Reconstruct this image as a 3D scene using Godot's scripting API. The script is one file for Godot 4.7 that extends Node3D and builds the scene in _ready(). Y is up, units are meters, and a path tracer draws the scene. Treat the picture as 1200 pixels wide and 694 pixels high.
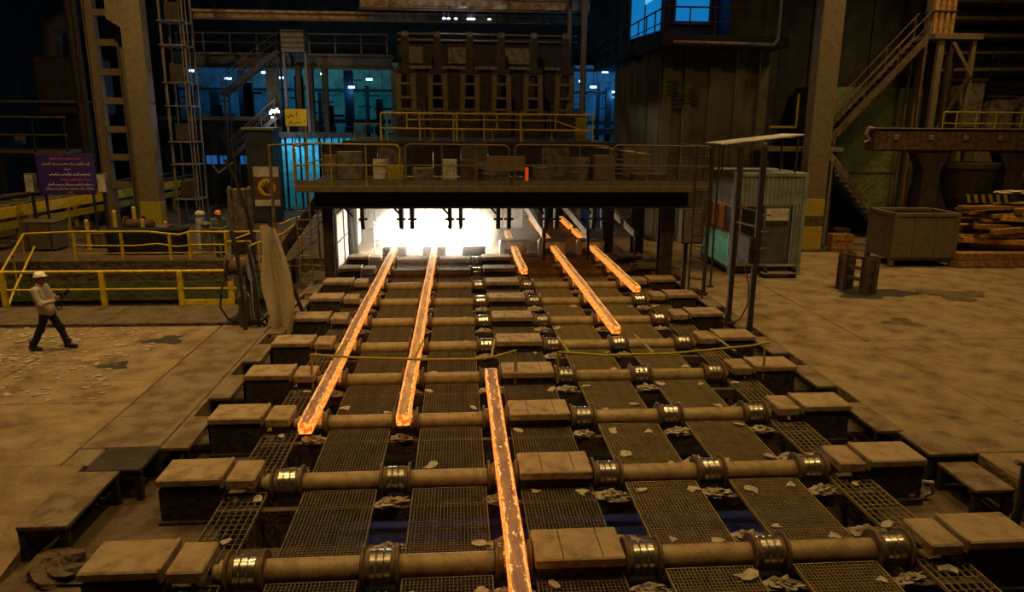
extends Node3D
# A steel mill's billet run-out table: camera about 5 m above the floor, strands run along -Z.

var mats := {}
var tex := {}
var used := {}
var rng := RandomNumberGenerator.new()
const ORD := ["nearest", "second", "third", "fourth", "fifth", "sixth", "seventh", "eighth", "ninth", "tenth", "eleventh"]
const NTH := ["first", "second", "third", "fourth", "fifth", "sixth", "seventh", "eighth", "ninth", "tenth", "eleventh", "twelfth", "thirteenth", "fourteenth", "fifteenth"]
const ROWZ := -7.64      # axis of the nearest roller
const PITCH := 2.131
const ROWS := 10
const SX := [-2.48, -0.95, 0.6, 2.14, 3.7, 5.24]   # strand lines

# ---------------------------------------------------------------- mesh building
class MB:
	var P := PackedVector3Array()
	var N := PackedVector3Array()
	var U := PackedVector2Array()

	func tri(a: Vector3, b: Vector3, c: Vector3, na: Vector3, nb: Vector3, nc: Vector3, ua := Vector2.ZERO, ub := Vector2.ZERO, uc := Vector2.ZERO) -> void:
		if (b - a).cross(c - a).dot(na + nb + nc) > 0.0:
			P.append(a); P.append(c); P.append(b)
			N.append(na); N.append(nc); N.append(nb)
			U.append(ua); U.append(uc); U.append(ub)
		else:
			P.append(a); P.append(b); P.append(c)
			N.append(na); N.append(nb); N.append(nc)
			U.append(ua); U.append(ub); U.append(uc)

	func quad(a: Vector3, b: Vector3, c: Vector3, d: Vector3, n: Vector3) -> void:
		var fn := (b - a).cross(c - a)
		if fn.length_squared() < 1e-16:
			fn = (c - a).cross(d - a)
		fn = fn.normalized()
		if fn.dot(n) < 0.0:
			fn = -fn
		tri(a, b, c, fn, fn, fn, Vector2(0, 0), Vector2(1, 0), Vector2(1, 1))
		tri(a, c, d, fn, fn, fn, Vector2(0, 0), Vector2(1, 1), Vector2(0, 1))

	func flat(a: Vector3, b: Vector3, c: Vector3, n: Vector3) -> void:
		var fn := (b - a).cross(c - a).normalized()
		if fn.dot(n) < 0.0:
			fn = -fn
		tri(a, b, c, fn, fn, fn)

	# a box with chamfered edges
	func box(c: Vector3, s: Vector3, ch := 0.0, B := Basis.IDENTITY) -> MB:
		var h := s / 2.0
		ch = minf(ch, minf(h.x, minf(h.y, h.z)) * 0.9)
		for ax in 3:
			var u := (ax + 1) % 3
			var w := (ax + 2) % 3
			for sg in [-1.0, 1.0]:
				var q := []
				for k in [[-1.0, -1.0], [1.0, -1.0], [1.0, 1.0], [-1.0, 1.0]]:
					var p := Vector3.ZERO
					p[ax] = sg * h[ax]
					p[u] = k[0] * (h[u] - ch)
					p[w] = k[1] * (h[w] - ch)
					q.append(c + B * p)
				var n := Vector3.ZERO
				n[ax] = sg
				quad(q[0], q[1], q[2], q[3], B * n)
			if ch > 0.0:
				for su in [-1.0, 1.0]:
					for sw in [-1.0, 1.0]:
						var q := []
						for k in [[-1.0, 0], [1.0, 0], [1.0, 1], [-1.0, 1]]:
							var p := Vector3.ZERO
							p[ax] = k[0] * (h[ax] - ch)
							p[u] = su * (h[u] - (ch if k[1] == 1 else 0.0))
							p[w] = sw * (h[w] - (0.0 if k[1] == 1 else ch))
							q.append(c + B * p)
						var n := Vector3.ZERO
						n[u] = su
						n[w] = sw
						quad(q[0], q[1], q[2], q[3], B * n)
		if ch > 0.0:
			for sx in [-1.0, 1.0]:
				for sy in [-1.0, 1.0]:
					for sz in [-1.0, 1.0]:
						var k := Vector3(sx, sy, sz)
						flat(c + B * (k * Vector3(h.x, h.y - ch, h.z - ch)), c + B * (k * Vector3(h.x - ch, h.y, h.z - ch)), c + B * (k * Vector3(h.x - ch, h.y - ch, h.z)), B * k)
		return self

	func span(x0: float, x1: float, y0: float, y1: float, z0: float, z1: float, ch := 0.0) -> MB:
		return box(Vector3(x0 + x1, y0 + y1, z0 + z1) / 2.0, Vector3(absf(x1 - x0), absf(y1 - y0), absf(z1 - z0)), ch)

	# a rectangular bar from a to b; w across, h along «up»
	func bar(a: Vector3, b: Vector3, w: float, h: float, ch := 0.0, up := Vector3.UP) -> MB:
		var d := (b - a).normalized()
		if absf(d.dot(up)) > 0.98:
			up = Vector3.RIGHT
		var x := d.cross(up).normalized()
		var y := x.cross(d).normalized()
		return box((a + b) / 2.0, Vector3(w, h, a.distance_to(b)), ch, Basis(x, y, -d))

	func tube(a: Vector3, b: Vector3, r0: float, r1 := -1.0, n := 8, caps := true) -> MB:
		if r1 < 0.0:
			r1 = r0
		return lathe(a, b - a, [Vector2(0, r0), Vector2(1, r1)], n, caps)

	# profile points: (share of the axis, radius)
	func lathe(o: Vector3, axis: Vector3, prof: Array, n := 16, caps := true, smooth := false) -> MB:
		var d := axis.normalized()
		var x := d.cross(Vector3.UP if absf(d.y) < 0.9 else Vector3.RIGHT).normalized()
		var y := d.cross(x)
		var L := axis.length()
		var dirs := []
		for i in n + 1:
			var t := TAU * i / n
			dirs.append(x * cos(t) + y * sin(t))
		for k in prof.size() - 1:
			var p: Vector2 = prof[k]
			var q: Vector2 = prof[k + 1]
			var sl := Vector2((q.x - p.x) * L, q.y - p.y)
			if sl.length() < 1e-7:
				continue
			sl = sl.normalized()
			for i in n:
				var e0: Vector3 = dirs[i]
				var e1: Vector3 = dirs[i + 1]
				var n0 := e0 * sl.x - d * sl.y
				var n1 := e1 * sl.x - d * sl.y
				var a0 := o + axis * p.x + e0 * p.y
				var a1 := o + axis * p.x + e1 * p.y
				var b0 := o + axis * q.x + e0 * q.y
				var b1 := o + axis * q.x + e1 * q.y
				tri(a0, a1, b1, n0, n1, n1, Vector2(float(i) / n, p.x), Vector2(float(i + 1) / n, p.x), Vector2(float(i + 1) / n, q.x))
				tri(a0, b1, b0, n0, n1, n0, Vector2(float(i) / n, p.x), Vector2(float(i + 1) / n, q.x), Vector2(float(i) / n, q.x))
		if caps:
			for e in [[prof[0], -1.0], [prof[-1], 1.0]]:
				if e[0].y > 1e-5:
					for i in n:
						flat(o + axis * e[0].x, o + axis * e[0].x + dirs[i] * e[0].y, o + axis * e[0].x + dirs[i + 1] * e[0].y, d * e[1])
		return self

	# a round pipe through points
	func pipe(pts: Array, r: float, n := 8) -> MB:
		for i in pts.size() - 1:
			tube(pts[i], pts[i + 1], r, r, n, true)
			if i > 0:
				ball(pts[i], Vector3.ONE * r, n, maxi(n / 2, 3))
		return self

	func ball(c: Vector3, s: Vector3, n := 10, m := 6, B := Basis.IDENTITY) -> MB:
		for j in m:
			for i in n:
				var q := []
				for k in [[0, 0], [1, 0], [1, 1], [0, 1]]:
					var t: float = TAU * (i + k[0]) / n
					var f: float = PI * (j + k[1]) / m - PI / 2.0
					q.append(Vector3(cos(t) * cos(f), sin(f), sin(t) * cos(f)))
				var nn := []
				var pp := []
				for e in q:
					pp.append(c + B * (e * s))
					nn.append((B * (e / s)).normalized())
				if j < m - 1:
					tri(pp[0], pp[2], pp[3], nn[0], nn[2], nn[3])
				if j > 0:
					tri(pp[0], pp[1], pp[2], nn[0], nn[1], nn[2])
		return self

	# an outline in the plane (u, v), pushed from a to b along w
	func prism(poly: PackedVector2Array, o: Vector3, u: Vector3, w: Vector3, ext: Vector3) -> MB:
		var idx := Geometry2D.triangulate_polygon(poly)
		var mid := Vector2.ZERO
		for p in poly:
			mid += p / poly.size()
		for k in range(0, idx.size(), 3):
			var a := o + u * poly[idx[k]].x + w * poly[idx[k]].y
			var b := o + u * poly[idx[k + 1]].x + w * poly[idx[k + 1]].y
			var c := o + u * poly[idx[k + 2]].x + w * poly[idx[k + 2]].y
			flat(a, b, c, -ext)
			flat(a + ext, b + ext, c + ext, ext)
		var cw := Geometry2D.is_polygon_clockwise(poly)
		for k in poly.size():
			var p := poly[k]
			var q := poly[(k + 1) % poly.size()]
			var e := q - p
			var nn := Vector2(e.y, -e.x) * (-1.0 if cw else 1.0)
			var a := o + u * p.x + w * p.y
			var b := o + u * q.x + w * q.y
			quad(a, b, b + ext, a + ext, u * nn.x + w * nn.y)
		return self

	func mesh() -> ArrayMesh:
		var a := []
		a.resize(Mesh.ARRAY_MAX)
		a[Mesh.ARRAY_VERTEX] = P
		a[Mesh.ARRAY_NORMAL] = N
		a[Mesh.ARRAY_TEX_UV] = U
		var m := ArrayMesh.new()
		m.add_surface_from_arrays(Mesh.PRIMITIVE_TRIANGLES, a)
		return m

# ---------------------------------------------------------------- scene helpers
func v(x: float, y: float, z: float) -> Vector3:
	return Vector3(x, y, z)

func numbered(called: String) -> String:
	if not used.has(called):
		used[called] = 0
		return called
	used[called] += 1
	return "%s_%03d" % [called, used[called]]

func tag(o: Node, label: String, category: String, group := "", kind := "") -> void:
	o.set_meta("label", label)
	o.set_meta("category", category)
	if group:
		o.set_meta("group", group)
	if kind:
		o.set_meta("kind", kind)

func thing(called: String, label: String, category: String, at := Vector3.ZERO, group := "") -> Node3D:
	var o := Node3D.new()
	o.name = numbered(called)
	add_child(o)
	o.position = at
	tag(o, label, category, group)
	return o

# one named mesh; given in the parent's own axes
func part(called: String, shape, m: Material, parent: Node, kind := "") -> MeshInstance3D:
	var o := MeshInstance3D.new()
	o.mesh = shape.mesh() if shape is MB else shape
	o.material_override = m
	o.name = called
	parent.add_child(o, true)
	if kind:
		o.set_meta("kind", kind)
	return o

func solo(called: String, shape, m: Material, label: String, category: String, group := "", kind := "") -> MeshInstance3D:
	var o := part(numbered(called), shape, m, self)
	tag(o, label, category, group, kind)
	return o

func struct(called: String, shape, m: Material, label := "", category := "") -> MeshInstance3D:
	var o := part(numbered(called), shape, m, self)
	o.set_meta("kind", "structure")
	if label:
		o.set_meta("label", label)
		o.set_meta("category", category)
	return o

func dup(src: Node3D, at: Vector3, label: String, base: String) -> Node3D:
	var o: Node3D = src.duplicate()
	o.name = numbered(base)
	add_child(o)
	o.position = at
	o.set_meta("label", label)
	return o

# ---------------------------------------------------------------- materials
func noise(key: String, freq: float, oct: int, ramp: Array, size := 512, normal := false, sd := 1, cell := false) -> NoiseTexture2D:
	if tex.has(key):
		return tex[key]
	var n := FastNoiseLite.new()
	n.noise_type = FastNoiseLite.TYPE_CELLULAR if cell else FastNoiseLite.TYPE_SIMPLEX_SMOOTH
	n.frequency = freq
	n.fractal_octaves = oct
	n.fractal_type = FastNoiseLite.FRACTAL_FBM
	n.seed = sd
	if key == "concrete":
		n.fractal_gain = 0.64
	var t := NoiseTexture2D.new()
	t.width = size
	t.height = size
	t.seamless = true
	t.noise = n
	if normal:
		t.as_normal_map = true
		t.bump_strength = 6.0
	elif ramp:
		var g := Gradient.new()
		var o := PackedFloat32Array()
		var c := PackedColorArray()
		for e in ramp:
			o.append(e[0])
			c.append(e[1] if e[1] is Color else Color(e[1], e[1], e[1]))
		g.offsets = o
		g.colors = c
		t.color_ramp = g
	tex[key] = t
	return t

func mat(key: String, c := Color.WHITE, rough := 0.7, metal := 0.0, grain := "grime", scale := 0.5, bump := 0.5) -> StandardMaterial3D:
	if mats.has(key):
		return mats[key]
	var m := StandardMaterial3D.new()
	m.resource_name = key
	m.albedo_color = c
	m.roughness = rough
	m.metallic = metal
	if grain:
		m.albedo_texture = tex[grain]
		m.uv1_triplanar = true
		m.uv1_world_triplanar = true
		m.uv1_scale = Vector3.ONE * scale
		if bump > 0.0:
			m.normal_enabled = true
			m.normal_texture = tex["bumps"]
			m.normal_scale = bump
	mats[key] = m
	return m

func glow(key: String, c: Color, e: float) -> StandardMaterial3D:
	if mats.has(key):
		return mats[key]
	var m := StandardMaterial3D.new()
	m.resource_name = key
	m.albedo_color = Color(0.05, 0.05, 0.05)
	m.emission_enabled = true
	m.emission = c
	m.emission_energy_multiplier = e
	mats[key] = m
	return m

func make_materials() -> void:
	noise("grime", 0.01, 6, [[0.0, 0.66], [0.35, 0.85], [0.55, 0.93], [1.0, 1.0]])
	noise("soft", 0.02, 5, [[0.0, 0.8], [0.5, 0.94], [1.0, 1.0]], 512, false, 29)
	noise("dust", 0.012, 7, [[0.0, Color(0.7, 0.64, 0.56)], [0.3, Color(0.87, 0.83, 0.77)], [0.55, Color(0.95, 0.93, 0.90)], [1.0, Color(1, 1, 1)]], 512, false, 37)
	noise("bumps", 0.05, 4, [], 512, true, 3)
	noise("rusty", 0.01, 5, [[0.0, Color(0.66, 0.56, 0.46)], [0.4, Color(0.84, 0.77, 0.68)], [0.6, Color(0.96, 0.93, 0.88)], [1.0, Color(1, 1, 1)]], 512, false, 7)
	noise("concrete", 0.009, 8, [[0.0, Color(0.52, 0.46, 0.40)], [0.3, Color(0.78, 0.73, 0.66)], [0.5, Color(0.88, 0.84, 0.77)], [0.7, Color(0.95, 0.92, 0.86)], [1.0, Color(1, 0.99, 0.96)]], 1024, false, 11)
	noise("soot", 0.02, 5, [[0.0, 0.3], [0.5, 0.62], [1.0, 1.0]], 512, false, 13)
	noise("streak", 0.03, 3, [[0.0, 0.55], [0.5, 0.85], [1.0, 1.0]], 256, false, 17)
	mat("concrete", Color(0.56, 0.50, 0.40), 0.85, 0.0, "concrete", 0.11, 0.6)
	mat("concrete_dark", Color(0.40, 0.35, 0.29), 0.9, 0.0, "concrete", 0.17, 0.7)
	mat("plate", Color(0.50, 0.45, 0.38), 0.6, 0.2, "rusty", 0.3, 0.5)
	mat("cap", Color(0.61, 0.535, 0.42), 0.75, 0.0, "dust", 0.45, 0.35)
	mat("cast", Color(0.32, 0.28, 0.23), 0.8, 0.1, "soot", 0.6, 0.6)
	mat("tube", Color(0.60, 0.525, 0.38), 0.62, 0.15, "dust", 0.7, 0.25)
	mat("flange", Color(0.42, 0.36, 0.28), 0.6, 0.4, "rusty", 1.1, 0.4)
	mat("polished", Color(0.88, 0.84, 0.77), 0.25, 0.93, "streak", 3.0, 0.0)
	mat("grate", Color(0.60, 0.53, 0.37), 0.7, 0.15, "grime", 0.6, 0.0)
	mat("grate_grey", Color(0.47, 0.42, 0.35), 0.7, 0.15, "grime", 0.6, 0.0)
	mat("beam", Color(0.36, 0.30, 0.25), 0.8, 0.1, "rusty", 0.5, 0.5)
	mat("ash", Color(0.70, 0.65, 0.58), 0.95, 0.0, "grime", 1.6, 0.9)
	mat("pit", Color(0.16, 0.15, 0.14), 0.9, 0.0, "soot", 0.4, 0.6)
	mat("blue", Color(0.04, 0.13, 0.50), 0.5, 0.0, "grime", 0.5, 0.3)
	mat("yellow", Color(0.88, 0.76, 0.10), 0.55, 0.0, "grime", 0.8, 0.2)
	mat("yellow_dirty", Color(0.62, 0.55, 0.14), 0.7, 0.0, "soft", 0.5, 0.15)
	mat("steel_dark", Color(0.22, 0.20, 0.18), 0.75, 0.2, "rusty", 0.5, 0.4)
	mat("steel_black", Color(0.11, 0.10, 0.09), 0.8, 0.1, "soot", 0.5, 0.4)
	mat("steel_brown", Color(0.43, 0.38, 0.29), 0.7, 0.1, "soft", 0.3, 0.15)
	mat("steel_grey", Color(0.46, 0.45, 0.43), 0.65, 0.2, "rusty", 0.5, 0.3)
	mat("rust", Color(0.36, 0.28, 0.20), 0.85, 0.1, "rusty", 0.6, 0.7)
	mat("wall", Color(0.34, 0.33, 0.26), 0.9, 0.0, "grime", 0.09, 0.3)
	mat("wall_dark", Color(0.20, 0.19, 0.17), 0.9, 0.0, "soot", 0.1, 0.3)
	mat("green", Color(0.36, 0.40, 0.24), 0.85, 0.0, "grime", 0.13, 0.4)
	mat("white", Color(0.80, 0.79, 0.76), 0.7, 0.0, "grime", 0.4, 0.4)
	mat("teal", Color(0.52, 0.90, 0.84), 0.6, 0.1, "grime", 0.4, 0.2)
	mat("grey_blue", Color(0.54, 0.57, 0.58), 0.6, 0.1, "grime", 0.3, 0.2)
	mat("black", Color(0.03, 0.03, 0.03), 0.6, 0.0, "")
	mat("wood", Color(0.62, 0.48, 0.28), 0.85, 0.0, "rusty", 0.9, 0.6)
	mat("timber_yellow", Color(0.80, 0.66, 0.30), 0.85, 0.0, "rusty", 0.9, 0.6)
	mat("foil", Color(0.74, 0.69, 0.60), 0.45, 0.15, "soft", 0.9, 0.1)
	mat("tan_steel", Color(0.66, 0.57, 0.42), 0.75, 0.05, "rusty", 0.4, 0.3)

# ---------------------------------------------------------------- light and camera
func sodium(at: Vector3, aim: Vector3, e: float, label: String, cone := 48.0) -> void:
	var t := thing("high_bay_lamp", label, "lamp", at, "")
	var d := (aim - at).normalized()
	part("lamp_shade", MB.new().lathe(-d * 0.35, d * 0.45, [Vector2(0, 0.12), Vector2(0.3, 0.18), Vector2(1.0, 0.42)], 16, false), mats["steel_grey"], t)
	part("lamp_glass", MB.new().lathe(d * 0.05, d * 0.04, [Vector2(0, 0.36), Vector2(1, 0.36)], 16), glow("sodium", Color(1.0, 0.66, 0.27), 6.0), t)
	part("hanger", MB.new().tube(-d * 0.35, v(0, 2.6, 0), 0.03), mats["steel_dark"], t)
	var l := SpotLight3D.new()
	l.name = "lamp_light"
	l.light_color = Color(1.0, 0.82, 0.51)
	l.light_energy = e
	l.spot_angle = cone
	l.spot_angle_attenuation = 0.8
	l.spot_range = 60.0
	l.spot_attenuation = 2.0
	l.light_size = 0.36
	l.shadow_enabled = true
	t.add_child(l)
	l.position = d * 0.16
	l.look_at_from_position(l.position + at, aim, Vector3.FORWARD)
	l.position = d * 0.16

func omni(parent: Node, at: Vector3, c: Color, e: float, size := 0.2) -> void:
	var l := OmniLight3D.new()
	l.name = "light"
	l.light_color = c
	l.light_energy = e
	l.omni_range = 80.0
	l.omni_attenuation = 2.0
	l.light_size = size
	l.shadow_enabled = true
	parent.add_child(l, true)
	l.position = at

func camera_and_light() -> void:
	var cam := Camera3D.new()
	cam.name = "camera"
	add_child(cam)
	cam.position = v(0, 5, 0)
	cam.basis = Basis.from_euler(Vector3(-0.2341, -0.0740, 0.0074))
	cam.fov = 44.32
	cam.near = 0.1
	cam.far = 300.0
	cam.current = true
	var we := WorldEnvironment.new()
	we.name = "world"
	var e := Environment.new()
	e.background_mode = Environment.BG_COLOR
	e.background_color = Color(0.0, 0.0, 0.0)
	e.tonemap_mode = Environment.TONE_MAPPER_LINEAR
	e.tonemap_exposure = 1.0
	e.sdfgi_enabled = true
	e.ssao_enabled = true
	e.ssil_enabled = true
	e.volumetric_fog_enabled = true
	e.volumetric_fog_density = 0.0
	we.environment = e
	add_child(we)
	# rows of high bay lamps over the floor
	var grid := [[-13, -13, 72, "left floor in front of the walking person"], [-6, -6, 36, "left foreground step plates"], [1, -7, 66, "nearest rollers"], [7, -7, 24, "right foreground bearing boxes"], [14, -9, 38, "right floor nearest the camera"], [-7, -14, 76, "left edge of the roller table"], [1.5, -15, 58, "middle of the roller table"], [9, -15, 52, "right edge of the roller table"], [-14, -21, 80, "left pit railing"], [-6, -22, 50, "crumpled pale sheet"], [17, -18, 64, "right floor by the channel stand"], [9, -22, 34, "operator booth"], [-11, -29, 80, "watching worker"], [18, -26, 96, "steel crate"]]
	for g in grid:
		sodium(v(g[0], 17.5, g[1]), v(g[0] * 0.96, 0, g[1] - 1.5), g[2] * 1.15, "high bay sodium lamp hung above the %s" % g[3], 48.0)
	# floodlights turned to the back of the hall
	for g in [[-12, -22, -14, 5, -42, 90, "columns at the back left"], [0, -22, 1, 8, -40, 60, "strand masts"], [12, -18, 13, 4, -32, 25, "control building"], [20, -17, 19, 4, -31, 28, "hopper and stairs"]]:
		sodium(v(g[0], 16.5, g[1]), v(g[2], g[3], g[4]), g[5], "sodium floodlight turned to the %s" % g[6], 40.0)

# ---------------------------------------------------------------- the setting
func slab(parent: Node, x0: float, x1: float, z0: float, z1: float, m: Material, top := 0.0, thick := 0.3) -> void:
	part("floor_slab", MB.new().span(x0 + 0.012, x1 - 0.012, top - thick, top + rng.randf_range(-0.006, 0.004), z0 + 0.012, z1 - 0.012, 0.015), m, parent)

func setting() -> void:
	var con = mats["concrete"]
	# hall shell
	struct("floor", MB.new().span(-31, 31, -2.9, -2.6, -64, 14), mats["pit"])
	struct("wall_left", MB.new().span(-30.4, -30, -2.6, 22, -64, 14), mats["wall_dark"])
	struct("wall_right", MB.new().span(30, 30.4, -2.6, 22, -64, 14), mats["wall_dark"])
	struct("wall_back", MB.new().span(-30, 30, -2.6, 22, -64.4, -64), mats["wall_dark"])
	struct("wall_front", MB.new().span(-30, 30, -2.6, 22, 14, 14.4), mats["wall_dark"])
	struct("ceiling", MB.new().span(-31, 31, 22, 22.4, -64, 14), mats["wall_dark"])
	# left floor, slabs with open joints
	var fl := Node3D.new()
	fl.name = numbered("floor")
	add_child(fl)
	fl.set_meta("kind", "structure")
	for r in [[-30, -13.2], [-13.2, -9.05], [-9.05, -5.95]]:
		for z in [[-12.9, -10.35], [-14.1, -12.9], [-18.05, -14.1]]:
			slab(fl, r[0], r[1], z[0], z[1], con)
	for z in [[-12.2, -10.95], [-14.95, -12.2], [-18.05, -14.95]]:
		slab(fl, -5.95, -4.72, z[0], z[1], mats["plate"])
	slab(fl, -5.95, -5.52, -10.95, -10.35, mats["plate"])
	for r in [[-30, -12.3], [-12.3, -8.9], [-8.9, -5.85]]:
		slab(fl, r[0], r[1], -19.95, -18.09, mats["concrete_dark"], 0.07, 0.4)
	# the ground slopes down to the pit ledge in the left foreground
	part("floor_slope", MB.new().prism(PackedVector2Array([Vector2(-10.35, 0), Vector2(-8.2, -0.42), Vector2(6, -0.42), Vector2(6, -1.0), Vector2(-10.35, -1.0)]), v(-30, 0, 0), v(0, 0, 1), v(0, 1, 0), v(24.4, 0, 0)), con, fl)
	for x in [[-30, -20], [-20, -14.5], [-14.5, -10], [-10, -6.2]]:
		for z in [[-40, -27], [-63, -40]]:
			slab(fl, x[0], x[1], z[0], z[1], mats["concrete_dark"], 0.0, 2.6)
	for z in [[-27, -20]]:
		slab(fl, -30, -19, z[0], z[1], mats["concrete_dark"], 0.0, 2.6)
	# right floor
	var fr := Node3D.new()
	fr.name = numbered("floor")
	add_child(fr)
	fr.set_meta("kind", "structure")
	for r in [[8.1, 9.65, [-10.0, -9.0, -3.0, 6.0]], [9.65, 30, [-11.2, -3.0, 6.0]]]:
		for k in r[2].size() - 1:
			slab(fr, r[0], r[1], r[2][k], r[2][k + 1], con)
	for z in [[-16.0, -10.0], [-21.8, -16.0], [-30, -21.8], [-63, -30]]:
		slab(fr, 7.42, 9.65, z[0], z[1], con)
	for x in [[9.65, 14.2], [14.2, 20], [20, 30]]:
		for z in [[-16.0, -11.2], [-21.8, -16.0], [-30, -21.8], [-63, -30]]:
			slab(fr, x[0], x[1], z[0], z[1], con)
	slab(fr, 6.6, 7.42, -63, -24.0, con)
	# pit ledges beside the table, pit sides
	struct("floor", MB.new().span(-5.7, -3.3, -2.6, -0.5, -27.5, 6, 0.02), mats["concrete_dark"])
	struct("floor", MB.new().span(6.1, 8.1, -2.6, -0.55, -27.5, 6, 0.02), mats["concrete_dark"])
	struct("wall_pit", MB.new().span(-30, -5.75, -2.6, -0.31, -20.05, -10.3), mats["concrete_dark"])
	struct("wall_pit", MB.new().span(8.12, 30, -2.6, -0.31, -63, 6), mats["concrete_dark"])
	struct("wall_pit", MB.new().span(-6.2, 8.1, -2.6, -0.05, -40, -27.5), mats["concrete_dark"])
	struct("wall_pit", MB.new().span(-30, -6.2, -1.45, -0.75, -26.98, -26.9), mats["green"])
	# cover plates that close the floor between the bearing boxes, and their open notches
	for side in 2:
		var word: String = ["left", "right"][side]
		for k in 6:
			var z1 := -10.9 - PITCH * k
			var z0 := z1 - 1.26
			var xi: float = [-4.27, 7.0][side]
			var xo: float = [-4.71, 7.41][side]
			var p := thing("floor_cover_plate", "steel floor cover plate on the %s edge of the roller pit, %s from the camera" % [word, ORD[k]], "cover plate", v((xi + xo) / 2, 0, (z0 + z1) / 2), "cover plates along the roller pit")
			part("plate", MB.new().box(v(0, -0.03, 0), v(absf(xo - xi), 0.06, z1 - z0), 0.008), mats["plate"], p)
			for s in [-1, 1]:
				part("leg", MB.new().box(v((0.16 if side == 0 else -0.16), -0.3, s * 0.55), v(0.07, 0.48, 0.07), 0.005), mats["steel_dark"], p)
			if side == 0:
				struct("trim", MB.new().span(-4.71, -4.63, -0.3, 0.0, z0 - 0.86, z0 - 0.01), mats["plate"])
	for d in [["dark bench-like steel floor plate on legs at the left pit edge", -5.1, -10.55, 0.8, 0.8, "steel_dark", 0.012],
			["low steel step plate on two legs in the left foreground", -5.3, -9.4, 0.62, 1.5, "plate", 0.0],
			["steel floor plate on a single tall leg at the right pit edge", 7.72, -10.4, 0.82, 0.86, "plate", 0.012],
			["low steel step plate on legs in the right foreground", 7.72, -9.5, 0.6, 0.9, "plate", -0.12]]:
		var p := thing("step_plate", d[0], "step", v(d[1], d[6], d[2]))
		part("plate", MB.new().box(v(0, -0.03, 0), v(d[3], 0.06, d[4]), 0.01), mats[d[5]], p)
		part("front_rail", MB.new().box(v(0, -0.09, d[4] / 2 - 0.04), v(d[3] - 0.02, 0.08, 0.06), 0.01), mats["steel_dark"], p)
		for sx in [-1, 1]:
			for sz in [-1, 1]:
				part("leg", MB.new().box(v(sx * (d[3] / 2 - 0.06), -0.3, sz * (d[4] / 2 - 0.06)), v(0.1, 0.5, 0.1), 0.008), mats["steel_dark"], p)

func floor_marks() -> void:
	for e in [[-6.85, -16.8, 0.42, "dark", "cast", "dark oil spot on the left floor below the yellow kick plate"], [-8.0, -15.6, 0.34, "pale", "cap", "pale spill on the left floor in front of the walking person"], [-7.2, -15.0, 0.3, "dark", "cast", "small dark oil spot on the left floor near the bearing boxes"], [11.5, -17.5, 0.5, "dark", "concrete_dark", "faint dark patch on the right floor"], [15.0, -20.5, 0.9, "dark", "concrete_dark", "broad faint dark patch on the right floor before the crate"]]:
		var poly := PackedVector2Array()
		for i in 20:
			var t := TAU * i / 20
			var k: float = e[2] * (0.75 + 0.25 * sin(t * 3.0 + e[0]) + 0.12 * sin(t * 7.0 + e[1]))
			poly.append(Vector2(cos(t) * k * 1.3, sin(t) * k))
		solo("floor_stain", MB.new().prism(poly, v(e[0], 0.006, e[1]), v(1, 0, 0), v(0, 0, 1), v(0, 0.004, 0)), mats[e[4]], e[5], "stain")
	var b := MB.new()
	for i in 700:
		var x := rng.randf_range(-14.5, -6.6)
		var z := rng.randf_range(-18.0, -13.0)
		if rng.randf() < 0.5:
			x = rng.randf_range(-13.0, -8.8)
			z = rng.randf_range(-17.6, -14.6)
		var r := rng.randf_range(0.02, 0.085)
		var poly := PackedVector2Array()
		for k in 6:
			var t := TAU * k / 6.0
			poly.append(Vector2(cos(t) * r * rng.randf_range(0.7, 1.5), sin(t) * r * rng.randf_range(0.5, 1.0)))
		b.prism(poly, v(x, 0.004, z), v(1, 0, 0), v(0, rng.randf_range(-0.1, 0.1), 1), v(0, rng.randf_range(0.006, 0.02), 0))
	solo("floor_debris", b, mats["ash"], "scattered pale crumbs and chips of debris on the left floor around the walking person", "debris", "", "stuff")

# ---------------------------------------------------------------- the roller table
func axis_z(k: int) -> float:
	return ROWZ - PITCH * k

func grating_mesh(w: float, d: float, px: float, pz: float, t: float) -> ArrayMesh:
	var b := MB.new()
	var nx := int(round(w / px))
	var nz := int(round(d / pz))
	for i in nx + 1:
		b.box(v(-w / 2 + w * i / nx, 0, 0), v(t, 0.03, d))
	for i in nz + 1:
		b.box(v(0, 0.008, -d / 2 + d * i / nz), v(w, 0.014, t))
	return b.mesh()

func clump_mesh(sd: int, sx: float, sy: float, sz: float) -> ArrayMesh:
	var n := FastNoiseLite.new()
	n.seed = sd
	n.frequency = 5.0
	n.fractal_octaves = 3
	var b := MB.new()
	b.ball(Vector3.ZERO, Vector3.ONE, 22, 12)
	for i in b.P.size():
		var p := b.P[i]
		var k := 0.72 + 0.5 * n.get_noise_3dv(p * 0.45) + 0.22 * n.get_noise_3dv(p * 1.3 + Vector3(9, 3, 1))
		b.P[i] = Vector3(p.x * sx, maxf(p.y, -0.25) * sy, p.z * sz) * k
	for i in range(0, b.P.size(), 3):
		var fn := (b.P[i + 2] - b.P[i]).cross(b.P[i + 1] - b.P[i]).normalized()
		for j in 3:
			b.N[i + j] = fn
	return b.mesh()

func flake_mesh(sd: int) -> ArrayMesh:
	var r := RandomNumberGenerator.new()
	r.seed = sd
	var poly := PackedVector2Array()
	var n := 8
	for i in n:
		var t := TAU * i / n
		var k := r.randf_range(0.3, 1.15)
		poly.append(Vector2(cos(t) * 0.16 * k, sin(t) * 0.11 * k))
	return MB.new().prism(poly, Vector3.ZERO, v(1, 0, 0), v(0, 0.12, 1), v(0, 0.022, 0)).mesh()

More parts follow.
